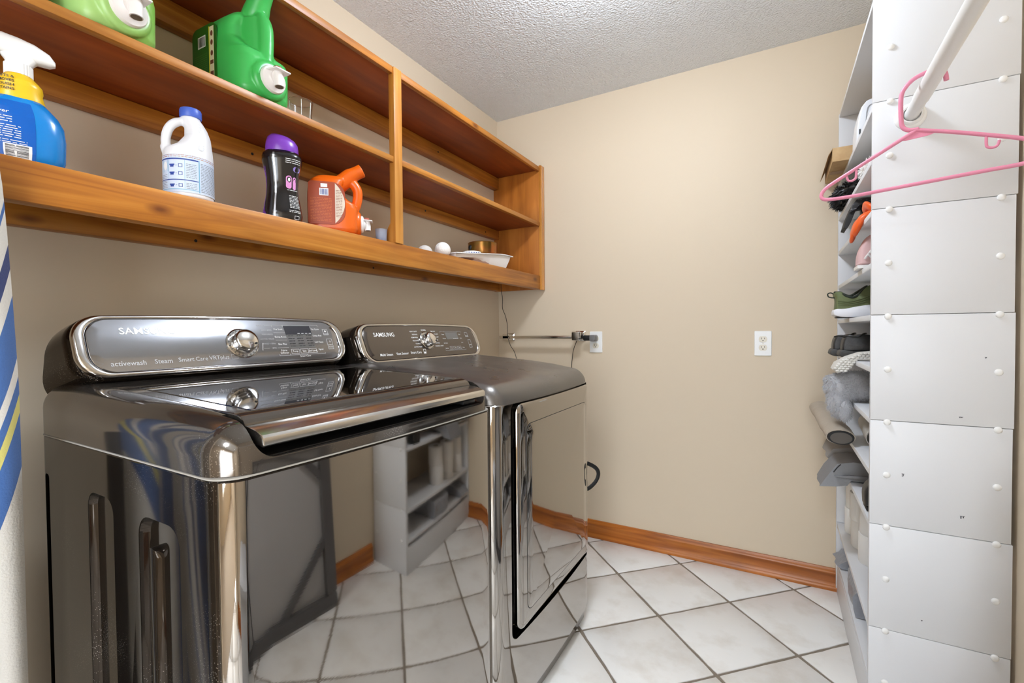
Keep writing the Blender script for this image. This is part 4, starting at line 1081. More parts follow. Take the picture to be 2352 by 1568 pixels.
decal('small_print', join2([smalltext(0.024, 0.078, 0.018 + 0.0036 * k, 0.0019) for k in range(19)] + [smalltext(-0.005, 0.017, 0.046 + 0.0038 * k, 0.0017) for k in range(9)] + [smalltext(-0.005, 0.017, 0.021 + 0.0038 * k, 0.0017) for k in range(4)] + [smalltext(-0.067, -0.045, 0.022 + 0.0036 * k, 0.0017) for k in range(9)]), blf(0.0008), M_INKG, bl, local=True)
def bl_sh(u, v):
    t_ = (v - 0.12) / 0.06
    r = 0.0475 - 0.0165 * t_
    a = 0.50 + u / 0.04
    return ((r + 0.0012) * math.cos(a), 0.004 + 0.007 * t_ + (r - 0.001) * math.sin(a), v)
tv, tf = text2d('CLOROX', 0.0165, 'CENTER', 0.0)
decal('embossed_lettering', ([(-y, x + 0.148) for x, y in tv], tf), bl_sh, mat('embossed_white', (206, 207, 210), 0.45), bl, local=True)

# ------------------------------------------------------------------ scent booster bottle
M_BLK = mat('glossy_black_shrink', (24, 22, 24), 0.14, spec=0.7)
M_PUR = mat('purple_plastic', (122, 62, 176), 0.3)
sb = thing('scent_bead_bottle', 'black hourglass scent bead bottle with purple domed cap', 'bottle', (0.246, -1.590, ZB), math.radians(-34))
prof = [(0.0, 0.86), (0.004, 0.94), (0.02, 0.97), (0.045, 0.90), (0.075, 0.80), (0.10, 0.77), (0.125, 0.80), (0.15, 0.90), (0.170, 0.985), (0.182, 0.985), (0.190, 0.93), (0.194, 0.84), (0.197, 0.80)]
def sbw(z):
    for (a, p), (b, q) in zip(prof, prof[1:]):
        if a <= z <= b: return p + (q - p) * (z - a) / (b - a)
    return 0.8
zz = [0, 0.002, 0.004, 0.01, 0.02] + [0.03 + 0.01 * k for k in range(15)] + [0.175, 0.179, 0.182, 0.186, 0.190, 0.194, 0.197]
zz = sorted(set(zz))
def sbs(a, z, e=0.0, blend=1.0):
    w_ = sbw(z); x, y = 0.040 * w_ * (0.6 + 0.4 * w_ / 0.9), 0.0525 * w_
    n_ = 2.5; ct, st = math.cos(a), math.sin(a)
    return ((x + e) * math.copysign(abs(ct) ** (2 / n_), ct), (y + e) * math.copysign(abs(st) ** (2 / n_), st), z)
part('bottle_body', loft_vf([[sbs(2 * math.pi * i / 56, z) for i in range(56)] for z in zz]), M_BLK, sb, local=True, ang=50)
part('cap', loft_vf([[(r * 0.82 * math.cos(2 * math.pi * i / 40), r * math.sin(2 * math.pi * i / 40) + sh, z + tl * math.sin(2 * math.pi * i / 40)) for i in range(40)] for r, z, sh, tl in
    [(0.0415, 0.1965, 0, 0), (0.0425, 0.199, 0, 0), (0.0425, 0.210, 0, 0), (0.041, 0.222, 0.0, -0.001), (0.036, 0.234, -0.001, -0.003), (0.027, 0.2415, -0.002, -0.004), (0.014, 0.2445, -0.003, -0.002), (0.002, 0.245, -0.003, 0)]]), M_PUR, sb, local=True, ang=60)
def sbp(e):
    return lambda u, z: sbs(u / 0.042, z, e)
# purple side crescent, silver seam strip and print, wrapped on the surface
def cr_(k): return (-0.060 - 0.004 * math.sin(math.pi * k / 14), -0.044 - 0.010 * math.sin(math.pi * k / 14), 0.02 + 0.130 * k / 14)
cres = join2([([(cr_(k)[0], cr_(k)[2]), (cr_(k)[1], cr_(k)[2]), (cr_(k + 1)[1], cr_(k + 1)[2]), (cr_(k + 1)[0], cr_(k + 1)[2])], [(0, 1, 2, 3)]) for k in range(14)])
decal('side_crescent', cres, sbp(0.0006), M_PUR, sb, local=True)
decal('petal_print', join2([([(x, 0.006), (x + 0.005, 0.012 + h * 0.4), (x + 0.002, 0.012 + h), (x - 0.003, 0.012 + h * 0.5)], [(0, 1, 2, 3)]) for x, h in [(-0.054, 0.03), (-0.049, 0.018), (-0.044, 0.012)]]), sbp(0.0007), M_PUR, sb, local=True)
decal('silver_seam', join2([grid2d(-0.0165, -0.0125, 0.008, 0.186, 1, 26)]), sbp(0.0006), mat('silver_seam_foil', (176, 176, 178), 0.3, metal=0.8), sb, local=True)
wt = [smalltext(0.004, 0.044, z, 0.0024) for z in (0.172, 0.167, 0.162)] + [smalltext(0.008, 0.045, 0.088 - 0.0042 * k, 0.0022) for k in range(1)] + [smalltext(0.012, 0.044, 0.072 - 0.0042 * k, 0.0022) for k in range(9)] + [smalltext(0.010, 0.046, 0.030 - 0.0042 * k, 0.0022) for k in range(2)] + [frame2d(0.022, 0.036, 0.006, 0.016, 0.001)]
decal('white_print', join2(wt), sbp(0.0007), M_INKW, sb, local=True)
def rr2(w_, h_, r_, cx, cy):
    o = rrect(w_, h_, r_, 5, cx, cy); return o, [tuple(range(len(o)))]
decal('pink_badges', join2([rr2(0.015, 0.036, 0.007, 0.013, 0.110), rr2(0.012, 0.036, 0.006, 0.030, 0.108)]), sbp(0.0007), mat('pink_badge', (214, 140, 196), 0.4), sb, local=True)
decal('badge_icons', join2([disc2d(0.013, 0.117, 0.0055, 0.008), disc2d(0.030, 0.115, 0.0045, 0.008)]), sbp(0.0010), M_BLK, sb, local=True)
decal('badge_icons', join2([disc2d(0.013, 0.117, 0.003, 0.005)]), sbp(0.0013), M_INKW, sb, local=True)
decal('lilac_badge', rr2(0.026, 0.013, 0.006, 0.035, 0.147), sbp(0.0007), mat('lilac_badge', (150, 130, 200), 0.4), sb, local=True)

# ------------------------------------------------------------------ spray bottle
M_BLUE = mat('blue_plastic', (0, 128, 208), 0.22, spec=0.6)
M_YEL = mat('yellow_plastic', (242, 196, 40), 0.3)
sp_ = thing('spray_bottle', 'blue stain remover spray bottle with yellow neck and white trigger', 'spray bottle', (0.235, -2.118, ZB), math.radians(-14))
rg = []
for z, a, b in [(0.0, 0.030, 0.050), (0.004, 0.036, 0.057), (0.02, 0.039, 0.061), (0.06, 0.040, 0.0625), (0.085, 0.039, 0.060), (0.102, 0.036, 0.052), (0.115, 0.031, 0.041), (0.123, 0.027, 0.034)]:
    rg.append([(x, y, z) for x, y in sup(a, b, 2.5, 48)])
part('bottle_body', loft_vf(rg), M_BLUE, sp_, local=True, ang=60)
part('bottle_neck', loft_vf([[(x, y, z) for x, y in sup(a, b, 2.3, 40)] for z, a, b in [(0.1215, 0.0275, 0.0345), (0.126, 0.0278, 0.0345), (0.140, 0.026, 0.031), (0.146, 0.0275, 0.0325), (0.154, 0.0275, 0.0315), (0.160, 0.024, 0.027), (0.166, 0.020, 0.0215), (0.170, 0.018, 0.0185)]]), M_YEL, sp_, local=True, ang=60)
col_pts = [[((0.0185 + 0.0012 * (i % 2)) * math.cos(2 * math.pi * i / 56), (0.0185 + 0.0012 * (i % 2)) * math.sin(2 * math.pi * i / 56), z) for i in range(56)] for z in (0.170, 0.190)]
part('collar', loft_vf(col_pts), M_WPLA, sp_, local=True, ang=20)
def trig(y): pass
head = loft_vf([[(x * wx, y, zc + z * hz) for x, z in rrect(2, 2, 0.55, 4)] for y, wx, hz, zc in
    [(0.050, 0.006, 0.004, 0.210), (0.042, 0.0115, 0.011, 0.2135), (0.022, 0.0135, 0.0165, 0.2185), (0.0, 0.0135, 0.0185, 0.2215), (-0.020, 0.0135, 0.0185, 0.2235), (-0.040, 0.0130, 0.0165, 0.2240), (-0.046, 0.0125, 0.0155, 0.2240)]])
part('trigger_head', head, M_WPLA, sp_, local=True, ang=50)
part('head_neck', loft_vf([[(x, y, z) for x, y in sup(a, b, 2.6, 28, (0, c_))] for z, a, b, c_ in [(0.1895, 0.0165, 0.0165, 0), (0.197, 0.0135, 0.020, 0.002), (0.209, 0.0130, 0.030, 0.003)]]), M_WPLA, sp_, local=True, ang=50)
part('nozzle', loft_vf([[(x, y, z + 0.225) for x, z in rrect(0.022, 0.022, 0.004, 4)] for y in (-0.0465, -0.062)]), M_WPLA, sp_, local=True, bevel=0.001)
part('trigger', loft_vf([[(x, y + yy, z) for x, y in rrect(0.016, 0.007, 0.003, 3)] for z, yy in [(0.208, -0.030), (0.195, -0.0325), (0.183, -0.034), (0.172, -0.038), (0.166, -0.041)]]), M_WPLA, sp_, local=True, ang=60)
def spf(e):
    def f(u, z):
        a = u / 0.05
        b_ = 0.039 if z < 0.09 else 0.033
        n_ = 2.5; ct, st = math.cos(a), math.sin(a)
        zz_ = [(0.0, 0.030, 0.050), (0.004, 0.036, 0.057), (0.02, 0.039, 0.061), (0.06, 0.040, 0.0625), (0.085, 0.039, 0.060), (0.102, 0.036, 0.052), (0.115, 0.031, 0.041), (0.123, 0.027, 0.034)]
        for (z0, a0, b0), (z1, a1, b1) in zip(zz_, zz_[1:]):
            if z0 <= z <= z1:
                q = (z - z0) / (z1 - z0); A_, B_ = a0 + (a1 - a0) * q, b0 + (b1 - b0) * q; break
        return ((A_ + e) * math.copysign(abs(ct) ** (2 / n_), ct), (B_ + e) * math.copysign(abs(st) ** (2 / n_), st), z)
    return f
decal('label', grid2d(-0.075, 0.012, 0.006, 0.112, 30, 8), spf(0.0005), mat('deep_blue_label', (0, 92, 184), 0.3), sp_, local=True)
decal('label_text', join2([move2(text2d('Stain Remover', 0.0085, 'RIGHT', 0.01), -0.008, 0.089)] + [smalltext(-0.07, 0.002, 0.080 - 0.0045 * k, 0.0022, fill=0.9) for k in range(3)] + [smalltext(-0.07, 0.008, 0.064 - 0.004 * k, 0.0022, fill=0.9) for k in range(6)] + [smalltext(-0.07, 0.008, 0.038 - 0.004 * k, 0.002) for k in range(2)] + [smalltext(-0.07, -0.020, 0.028 - 0.005 * k, 0.002) for k in range(3)]), spf(0.0010), M_INKW, sp_, local=True)
decal('barcode_patch', grid2d(-0.014, 0.008, 0.007, 0.032, 6, 2), spf(0.0010), M_INKW, sp_, local=True)
decal('barcode', barcode2d(-0.012, 0.005, 0.009, 0.030, False), spf(0.0015), M_INKK, sp_, local=True)
decal('logo_disc', disc2d(-0.040, 0.100, 0.011, 0.008), spf(0.0010), mat('navy_logo', (20, 30, 110), 0.4), sp_, local=True)
decal('logo_text', move2(text2d('est', 0.009, 'CENTER', 0.02), -0.036, 0.101), spf(0.0016), M_INKW, sp_, local=True)
def ynf(u, z):
    a = u / 0.031
    return (0.0288 * math.copysign(abs(math.cos(a)) ** (2 / 2.3), math.cos(a)), 0.0355 * math.copysign(abs(math.sin(a)) ** (2 / 2.3), math.sin(a)), z)
decal('neck_text', join2([move2(text2d(s, 0.0062, 'RIGHT', 0.02), -0.004, z) for s, z in [('LIFTS &', 0.157), ('REMOVES', 0.150), ('TOUGH', 0.1425), ('STAINS', 0.135)]]), ynf, M_INKK, sp_, local=True)

# ------------------------------------------------------------------ right end: dryer balls, tray, tins
M_WOOL = mat('white_felted_wool', (232, 228, 220), 0.95, bump=(260, 0.8, 0.002, 4), sheen=0.3)
ballm = mesh('dryer_ball', ell_vf((0, 0, 0), (0.034, 0.034, 0.034), 32, 18), M_WOOL, ang=80)
for (x, y, lab) in [(0.235, -0.845, 'white felted dryer ball in front, touching the plastic tray'), (0.125, -0.83, 'white felted dryer ball mostly hidden behind the shelf rail')]:
    b = obj('dryer_ball', ballm); b.location = (x, y, ZB + 0.0335 if x > 0.21 else ZB + 0.0335)
    tag(b, lab, 'dryer ball', 'felted dryer balls')
tray = thing('paint_tray', 'white plastic roller tray lying on the lower shelf', 'tray', (0.16, -0.50, ZB))
def tr(z, ins, y0, y1, dz=0.0):
    x0, x1 = 0.055 + ins, 0.262 - ins
    pts = []
    for k in range(9): pts.append((x1, y0 + (y1 - y0) * k / 8))
    for k in range(9): pts.append((x0, y1 + (y0 - y1) * k / 8))
    return [(x, y, z(y)) for x, y in pts]
lipz = lambda y: ZB + 0.030 + 0.048 * min(1, max(0, (y + 0.79) / 0.40))
flz = lambda y: ZB + 0.0225 + (0.0 if y > -0.48 else 0.0) - 0.021 * min(1, max(0, (y + 0.62) / 0.14))
part('pan', loft_vf([tr(lambda y: lipz(y) - 0.004, -0.010, -0.795, -0.298), tr(lipz, -0.010, -0.795, -0.298), tr(lipz, 0.004, -0.785, -0.312), tr(lambda y: flz(y) + 0.002, 0.020, -0.77, -0.345), tr(lambda y: flz(y), 0.017, -0.772, -0.340), tr(lambda y: lipz(y) - 0.020, 0.003, -0.782, -0.314), tr(lambda y: lipz(y) - 0.004, 0.001, -0.786, -0.310)], cap=False), M_WPLA, tray, ang=40)
part('pan_floor', loft_vf([tr(lambda y: flz(y), 0.018, -0.771, -0.342), tr(lambda y: flz(y) + 0.002, 0.018, -0.771, -0.342)]), M_WPLA, tray)
part('sticker', loft_vf([[(0.2485 + d, -0.66, ZB + 0.012), (0.2485 + d, -0.50, ZB + 0.004), (0.2485 + d, -0.50, ZB + 0.034), (0.2485 + d, -0.60, ZB + 0.026)] for d in (0, 0.001)]), mat('brown_striped_sticker', (168, 130, 110), 0.5, mottle=((110, 80, 90), (1, 1, 160), 1, 0.45, 0.5)), tray, smooth=False)
M_COP = mat('copper_tin', (190, 116, 68), 0.24, metal=1.0, mottle=((150, 120, 60), (12, 12, 12), 2, 0.35, 0.6))
tin = thing('copper_tin', 'round copper coloured tin standing in the white tray', 'tin', (0.163, -0.424, ZB + 0.0042))
part('wall', lathe_vf([(0.072, 0.0), (0.0735, 0.005), (0.0735, 0.128), (0.0748, 0.130), (0.0735, 0.132), (0.071, 0.130), (0.071, 0.004), (0.0005, 0.004), (0.0005, 0.0)], 56, cap=False), M_COP, tin, local=True, ang=40)
part('knob', ell_vf((-0.029, -0.069, 0.104), (0.010, 0.006, 0.013)), M_BLACK, tin, local=True)
tin2 = thing('patterned_tin', 'flat blue and white tin beside the copper tin in the tray', 'tin', (0.190, -0.560, ZB + 0.022))
part('body', lathe_vf([(0.0445, 0.0), (0.045, 0.002), (0.045, 0.046), (0.0435, 0.048), (0.0005, 0.048)], 40), M_WPLA, tin2, local=True, ang=40)
decal('pattern', join2([rect2d(0.012 * k, 0.012 * k + 0.007, 0.020, 0.042) for k in range(-10, 10)]), lambda u, v: (0.0454 * math.cos(u / 0.045), 0.0454 * math.sin(u / 0.045), v), M_INKB, tin2, local=True)
# ------------------------------------------------------------------ what lies on the white shoe shelf
LT_ = lambda k: k * LV + 0.0158          # top of shelf board k
def puff(o, y0, y1, r=0.012, n=5):
    """solid with a side outline o (x, z) between y0 (near) and y1 (far), edges rounded by r"""
    cx = sum(p[0] for p in o) / len(o); cz = sum(p[1] for p in o) / len(o)
    w_ = max(max(abs(p[0] - cx), abs(p[1] - cz)) for p in o)
    rings = []
    for k in range(n + 1):
        a = k / n * math.pi / 2
        rings.append((y0 + r * (1 - math.sin(a)), 1 - (r / w_) * (1 - math.sin(a + 0.0)) * 0 - (r / w_) * (1 - math.cos(math.pi / 2 - a)) ))
    rings = [(y0 + r * (1 - math.cos(k / n * math.pi / 2)), 1 - r / w_ * (1 - math.sin(k / n * math.pi / 2))) for k in range(n + 1)]
    rings += [(y1 - r * (1 - math.cos(k / n * math.pi / 2)), 1 - r / w_ * (1 - math.sin(k / n * math.pi / 2))) for k in range(n, -1, -1)]
    return loft_vf([[(cx + (x - cx) * s, y, cz + (z - cz) * s) for x, z in o] for y, s in rings])
def round_o(o, k=4):
    P = smooth_path([(x, 0, z) for x, z in o + [o[0]]], k)[:-1]
    return [(p[0], p[2]) for p in P]
def fur(src, m, count, ln, wd, rr, zmin=None, droop=0.3, name='fur'):
    """short tufts standing on a closed skin; too many to count"""
    bm = bmesh.new(); me = bpy.data.meshes.new('s'); me.from_pydata(*[src[0], [], src[1]]); bm.from_mesh(me)
    bmesh.ops.triangulate(bm, faces=bm.faces); bmesh.ops.recalc_face_normals(bm, faces=bm.faces)
    fs = list(bm.faces); ar = np.array([f.calc_area() for f in fs]); ids = rr.choice(len(fs), count, p=ar / ar.sum())
    V, F = [], []
    for i in ids:
        f = fs[i]; a, b = rr.random(), rr.random()
        if a + b > 1: a, b = 1 - a, 1 - b
        p0, p1, p2 = [v.co for v in f.verts]
        p = p0 + (p1 - p0) * a + (p2 - p0) * b
        d = (f.normal + Vector(rr.normal(0, 0.45, 3)) + Vector((0, 0, -droop))).normalized()
        s = d.orthogonal().normalized(); t = d.cross(s)
        l = ln * rr.uniform(0.6, 1.3); tip = p + d * l + Vector((0, 0, -droop * l * 0.6)); mid = p + d * l * 0.55
        if zmin is not None:
            tip.z = max(tip.z, zmin); mid.z = max(mid.z, zmin)
        q = len(V)
        for k in range(3):
            an = k * 2.094
            V.append(tuple(p + (s * math.cos(an) + t * math.sin(an)) * wd))
        for k in range(3):
            an = k * 2.094
            V.append(tuple(mid + (s * math.cos(an) + t * math.sin(an)) * wd * 0.8))
        V.append(tuple(tip))
        for k in range(3):
            j = (k + 1) % 3
            F.append((q + k, q + j, q + 3 + j, q + 3 + k)); F.append((q + 3 + k, q + 3 + j, q + 6))
    bm.free(); bpy.data.meshes.remove(me)
    return V, F
R9 = np.random.default_rng(9)

# 12: white case and cardboard box
M_CASE = mat('white_satin_plastic', (232, 233, 236), 0.35)
cs = thing('white_case', 'rounded white plastic case on the second shelf of the shoe unit', 'case', (1.80, -0.46, LT_(12)))
co = [(1.7035, LT_(12)), (1.704, 1.795), (1.709, 1.84), (1.717, 1.872), (1.730, 1.889), (1.75, 1.895), (1.93, 1.895), (1.93, LT_(12))]
part('shell', puff(co, -0.50, -0.40, 0.010), M_CASE, cs, ang=50)
part('outline_groove', tube_vf(smooth_path([(1.748, -0.5005, 1.875), (1.735, -0.5012, 1.868), (1.730, -0.5012, 1.850), (1.728, -0.5012, 1.82), (1.722, -0.5012, 1.80), (1.722, -0.5012, 1.778), (1.735, -0.5012, 1.765)], 5), 0.0012, 6), mat('grey_groove', (176, 178, 182), 0.5), cs)
decal('lettering', join2([smalltext(1.7805, 1.7990, 0.0, 0.006)]), lambda u, v: (1.7125 + v, -0.5014, u), M_INKK, cs)
M_CARD = mat('brown_cardboard', (196, 164, 120), 0.85, mottle=((176, 142, 98), 14, 3, 0.35, 0.6))
bx = thing('cardboard_box', 'flat brown cardboard box jutting out of the second shelf', 'box', (1.79, -0.18, LT_(12)))
part('carton', box_vf(1.652, 1.93, -0.33, -0.03, LT_(12) + 0.0006, LT_(12) + 0.052), M_CARD, bx, bevel=0.002)
part('flap', loft_vf([[(1.6515, -0.325, LT_(12) + 0.050 - d), (1.640, -0.325, LT_(12) + 0.030 - d), (1.634, -0.03, LT_(12) + 0.012 - d), (1.6515, -0.03, LT_(12) + 0.050 - d)] for d in (0, 0.003)]), M_CARD, bx, smooth=False)
part('tape', box_vf(1.658, 1.700, -0.20, -0.16, LT_(12) + 0.0000, LT_(12) + 0.0005), mat('brown_packing_tape', (150, 106, 52), 0.3), bx, smooth=False)
# 11: black shaggy slipper, white fluffy slipper
M_SHAG = mat('black_shaggy_yarn', (22, 20, 20), 0.45)
sl = thing('shaggy_slipper', 'black shaggy slipper hanging over the third shelf edge', 'slipper', (1.76, -0.20, LT_(11)))
base = ell_vf((1.738, -0.205, LT_(11) + 0.040), (0.068, 0.150, 0.036), 28, 16)
part('slipper_body', base, M_SHAG, sl, ang=80)
f_ = part('shag', fur(base, M_SHAG, 1000, 0.024, 0.0030, R9, LT_(11) + 0.001, 0.25), M_SHAG, sl, smooth=False); f_['kind'] = 'stuff'
M_WFLUF = mat('white_fluff', (232, 228, 224), 0.95)
sw = thing('fluffy_slipper', 'white fluffy slipper on the third shelf behind the black one', 'slipper', (1.78, -0.58, LT_(11)))
base = ell_vf((1.772, -0.56, LT_(11) + 0.036), (0.064, 0.11, 0.033), 26, 14)
part('slipper_body', base, M_WFLUF, sw, ang=80)
f_ = part('fluff', fur(base, M_WFLUF, 900, 0.012, 0.0015, R9, LT_(11) + 0.001, 0.1), M_WFLUF, sw, smooth=False); f_['kind'] = 'stuff'
# 10: black woven shoe, orange sandals
M_WOV = mat('black_silver_weave', (38, 38, 40), 0.4, mottle=((150, 152, 156), (60, 60, 200), 2, 0.30, 0.42))
M_DRUB = mat('dark_rubber_sole', (36, 36, 36), 0.7)
wo = thing('woven_sandal', 'black and silver woven sandal tilted on the fourth shelf', 'sandal', (1.76, -0.36, LT_(10)))
sole = [(1.680, 1.494), (1.688, 1.526), (1.704, 1.570), (1.716, 1.588), (1.80, 1.592), (1.92, 1.580), (1.92, 1.570), (1.80, 1.575), (1.722, 1.566), (1.712, 1.545), (1.700, 1.510), (1.690, 1.490)]
part('sole', puff(sole, -0.40, -0.31, 0.004), M_DRUB, wo, ang=60)
part('woven_upper', puff([(1.704, 1.5705), (1.697, 1.545), (1.712, 1.552), (1.724, 1.568), (1.90, 1.572), (1.90, 1.5895), (1.80, 1.5895), (1.716, 1.5865)], -0.408, -0.302, 0.004), M_WOV, wo, ang=60)
part('prop', puff([(1.735, LT_(10)), (1.735, 1.564), (1.90, 1.568), (1.92, LT_(10))], -0.395, -0.315, 0.012), M_WOV, wo, ang=60)
M_ORS = mat('orange_rubber', (236, 96, 30), 0.4)
osd = thing('orange_sandal', 'orange rubber sandal with a strap hanging over the fourth shelf', 'sandal', (1.78, -0.62, LT_(10)))
part('sole', puff([(1.712, LT_(10)), (1.706, LT_(10) + 0.012), (1.71, LT_(10) + 0.022), (1.80, LT_(10) + 0.018), (1.93, LT_(10) + 0.022), (1.93, LT_(10))], -0.655, -0.575, 0.006), M_ORS, osd, ang=60)
def band(pts, w_, t_=0.0018):
    return tube_vf(smooth_path(pts, 6), w_, 12, flat=(t_ / w_, 1.0))
part('strap', tube_vf(smooth_path([(1.745, -0.652, LT_(10) + 0.012), (1.722, -0.655, LT_(10) + 0.040), (1.716, -0.615, LT_(10) + 0.054), (1.722, -0.575, LT_(10) + 0.040), (1.745, -0.578, LT_(10) + 0.012)], 6), 0.014, 12, flat=(0.55, 1.0)), M_ORS, osd, ang=60)
part('strap', tube_vf(smooth_path([(1.720, -0.660, LT_(10) + 0.020), (1.700, -0.664, LT_(10) + 0.008), (1.6885, -0.650, LT_(10) - 0.018), (1.6885, -0.600, LT_(10) - 0.020), (1.700, -0.574, LT_(10) + 0.010), (1.720, -0.572, LT_(10) + 0.024)], 6), 0.021, 14, flat=(0.5, 1.0)), M_ORS, osd, ang=60)
part('strap', tube_vf(smooth_path([(1.6945, -0.640, LT_(10) - 0.012), (1.682, -0.640, LT_(10) - 0.030), (1.680, -0.610, LT_(10) - 0.046), (1.688, -0.580, LT_(10) - 0.036), (1.6945, -0.580, LT_(10) - 0.012)], 6), 0.011, 12, flat=(0.5, 1.0)), M_ORS, osd, ang=60)
# 9: pink shoe
M_PSH = mat('dusty_pink_fabric', (214, 178, 176), 0.9, bump=(200, 0.4, 0.001))
pk = thing('pink_shoe', 'dusty pink fabric shoe with white laces on the fifth shelf', 'shoe', (1.80, -0.60, LT_(9)))
part('upper', puff(round_o([(1.692, LT_(9) + 0.016), (1.6935, LT_(9) + 0.045), (1.702, LT_(9) + 0.075), (1.722, LT_(9) + 0.104), (1.77, LT_(9) + 0.108), (1.85, LT_(9) + 0.075), (1.94, LT_(9) + 0.045), (1.945, LT_(9) + 0.0125), (1.80, LT_(9) + 0.0122), (1.70, LT_(9) + 0.0122)]), -0.655, -0.575, 0.022), M_PSH, pk, ang=70)
part('sole', puff([(1.690, LT_(9) + 0.002), (1.690, LT_(9) + 0.0118), (1.95, LT_(9) + 0.0118), (1.95, LT_(9) + 0.002)], -0.658, -0.572, 0.002), mat('off_white_sole', (232, 228, 224), 0.6), pk)
for k in range(3):
    part('lace', tube_vf(smooth_path([(1.708 + 0.006 * k, -0.657, LT_(9) + 0.030 + 0.010 * k), (1.715 + 0.006 * k, -0.662, LT_(9) + 0.040 + 0.008 * k), (1.728 + 0.006 * k, -0.658, LT_(9) + 0.028 + 0.012 * k)], 5), 0.003, 8), M_WFLUF, pk)
# 8: green sneaker
M_SGR = mat('olive_green_knit', (104, 114, 74), 0.7, bump=((20, 20, 260), 0.5, 0.0015))
M_SDK = mat('dark_olive_lining', (44, 50, 40), 0.8)
sn = thing('green_sneaker', 'olive green sneaker with thick white sole on the sixth shelf', 'sneaker', (1.80, -0.32, LT_(8)))
part('sole', puff(round_o([(1.656, LT_(8) + 0.012), (1.659, LT_(8) + 0.032), (1.69, LT_(8) + 0.034), (1.73, LT_(8) + 0.042), (1.78, LT_(8) + 0.046), (1.88, LT_(8) + 0.034), (1.95, LT_(8) + 0.030), (1.955, LT_(8) + 0.012), (1.90, LT_(8) + 0.003), (1.75, LT_(8) + 0.0035), (1.68, LT_(8) + 0.004)], 3), -0.375, -0.275, 0.010), mat('white_foam_sole', (236, 236, 240), 0.6), sn, ang=60)
part('outsole', puff([(1.664, LT_(8) + 0.0045), (1.668, LT_(8) + 0.001), (1.92, LT_(8) + 0.001), (1.93, LT_(8) + 0.0045)], -0.366, -0.284, 0.001), M_DRUB, sn)
part('upper', puff(round_o([(1.6625, LT_(8) + 0.032), (1.664, LT_(8) + 0.068), (1.6585, LT_(8) + 0.092), (1.672, LT_(8) + 0.096), (1.684, LT_(8) + 0.088), (1.700, LT_(8) + 0.076), (1.718, LT_(8) + 0.073), (1.735, LT_(8) + 0.090), (1.752, LT_(8) + 0.110), (1.775, LT_(8) + 0.114), (1.84, LT_(8) + 0.080), (1.93, LT_(8) + 0.055), (1.948, LT_(8) + 0.034)], 4), -0.369, -0.281, 0.016), M_SGR, sn, ang=70)
part('collar', tube_vf(smooth_path([(1.662, -0.345, LT_(8) + 0.094), (1.676, -0.362, LT_(8) + 0.093), (1.694, -0.368, LT_(8) + 0.080), (1.716, -0.368, LT_(8) + 0.0745), (1.736, -0.364, LT_(8) + 0.092), (1.754, -0.355, LT_(8) + 0.112), (1.736, -0.290, LT_(8) + 0.098), (1.712, -0.284, LT_(8) + 0.084), (1.684, -0.287, LT_(8) + 0.096), (1.664, -0.303, LT_(8) + 0.098)], 5), 0.0045, 8, closed=False), M_SDK, sn, ang=70)
part('heel_loop', tube_vf(smooth_path([(1.660, -0.325, LT_(8) + 0.090), (1.650, -0.325, LT_(8) + 0.096), (1.641, -0.325, LT_(8) + 0.092), (1.643, -0.325, LT_(8) + 0.082), (1.652, -0.325, LT_(8) + 0.078), (1.663, -0.325, LT_(8) + 0.077)], 5), 0.0022, 8), M_SDK, sn)
for k in range(3):
    part('side_rib', tube_vf(smooth_path([(1.668, -0.3695, LT_(8) + 0.050 + 0.007 * k), (1.70, -0.3712, LT_(8) + 0.047 + 0.006 * k), (1.74, -0.3715, LT_(8) + 0.055 + 0.007 * k), (1.77, -0.370, LT_(8) + 0.066 + 0.008 * k)], 4), 0.0014, 6), M_SGR, sn)
# 7: two black shoes, woven white pouch
M_LEA = mat('worn_black_leather', (34, 34, 35), 0.4, bump=(60, 0.5, 0.003), mottle=((60, 60, 60), 30, 4, 0.3, 0.55))
M_SOL = mat('grey_black_sole', (74, 73, 72), 0.6)
def leather_shoe(label, dx, dy):
    t = thing('leather_shoe', label, 'shoe', (1.80 + dx, -0.32 + dy, LT_(7)), group='black leather shoes on the seventh shelf')
    z = LT_(7)
    part('sole', puff(round_o([(1.656 + dx, z + 0.012), (1.664 + dx, z + 0.030), (1.70 + dx, z + 0.026), (1.80 + dx, z + 0.026), (1.93 + dx, z + 0.024), (1.945 + dx, z + 0.008), (1.90 + dx, z + 0.002), (1.70 + dx, z + 0.002), (1.668 + dx, z + 0.004)], 3), -0.372 + dy, -0.285 + dy, 0.010), M_SOL, t, ang=60)
    part('upper', puff(round_o([(1.666 + dx, z + 0.026), (1.667 + dx, z + 0.050), (1.672 + dx, z + 0.070), (1.684 + dx, z + 0.080), (1.70 + dx, z + 0.079), (1.718 + dx, z + 0.086), (1.76 + dx, z + 0.082), (1.84 + dx, z + 0.062), (1.93 + dx, z + 0.045), (1.942 + dx, z + 0.026)], 4), -0.366 + dy, -0.291 + dy, 0.016), M_LEA, t, ang=70)
    part('topline', tube_vf(smooth_path([(1.672 + dx, -0.352 + dy, z + 0.076), (1.69 + dx, -0.366 + dy, z + 0.081), (1.712 + dx, -0.366 + dy, z + 0.078), (1.73 + dx, -0.36 + dy, z + 0.088), (1.74 + dx, -0.33 + dy, z + 0.089)], 4), 0.003, 8), M_LEA, t)
leather_shoe('black leather shoe in front on the seventh shelf, grey sole showing', 0.012, -0.035)
leather_shoe('black leather shoe behind its mate on the seventh shelf', -0.006, 0.070)
M_ROPE = mat('white_braided_cord', (222, 218, 210), 0.9, bump=(180, 0.6, 0.002))
wv = thing('braided_slipper', 'off white braided slipper drooping over the seventh shelf edge', 'slipper', (1.72, -0.49, LT_(7)))
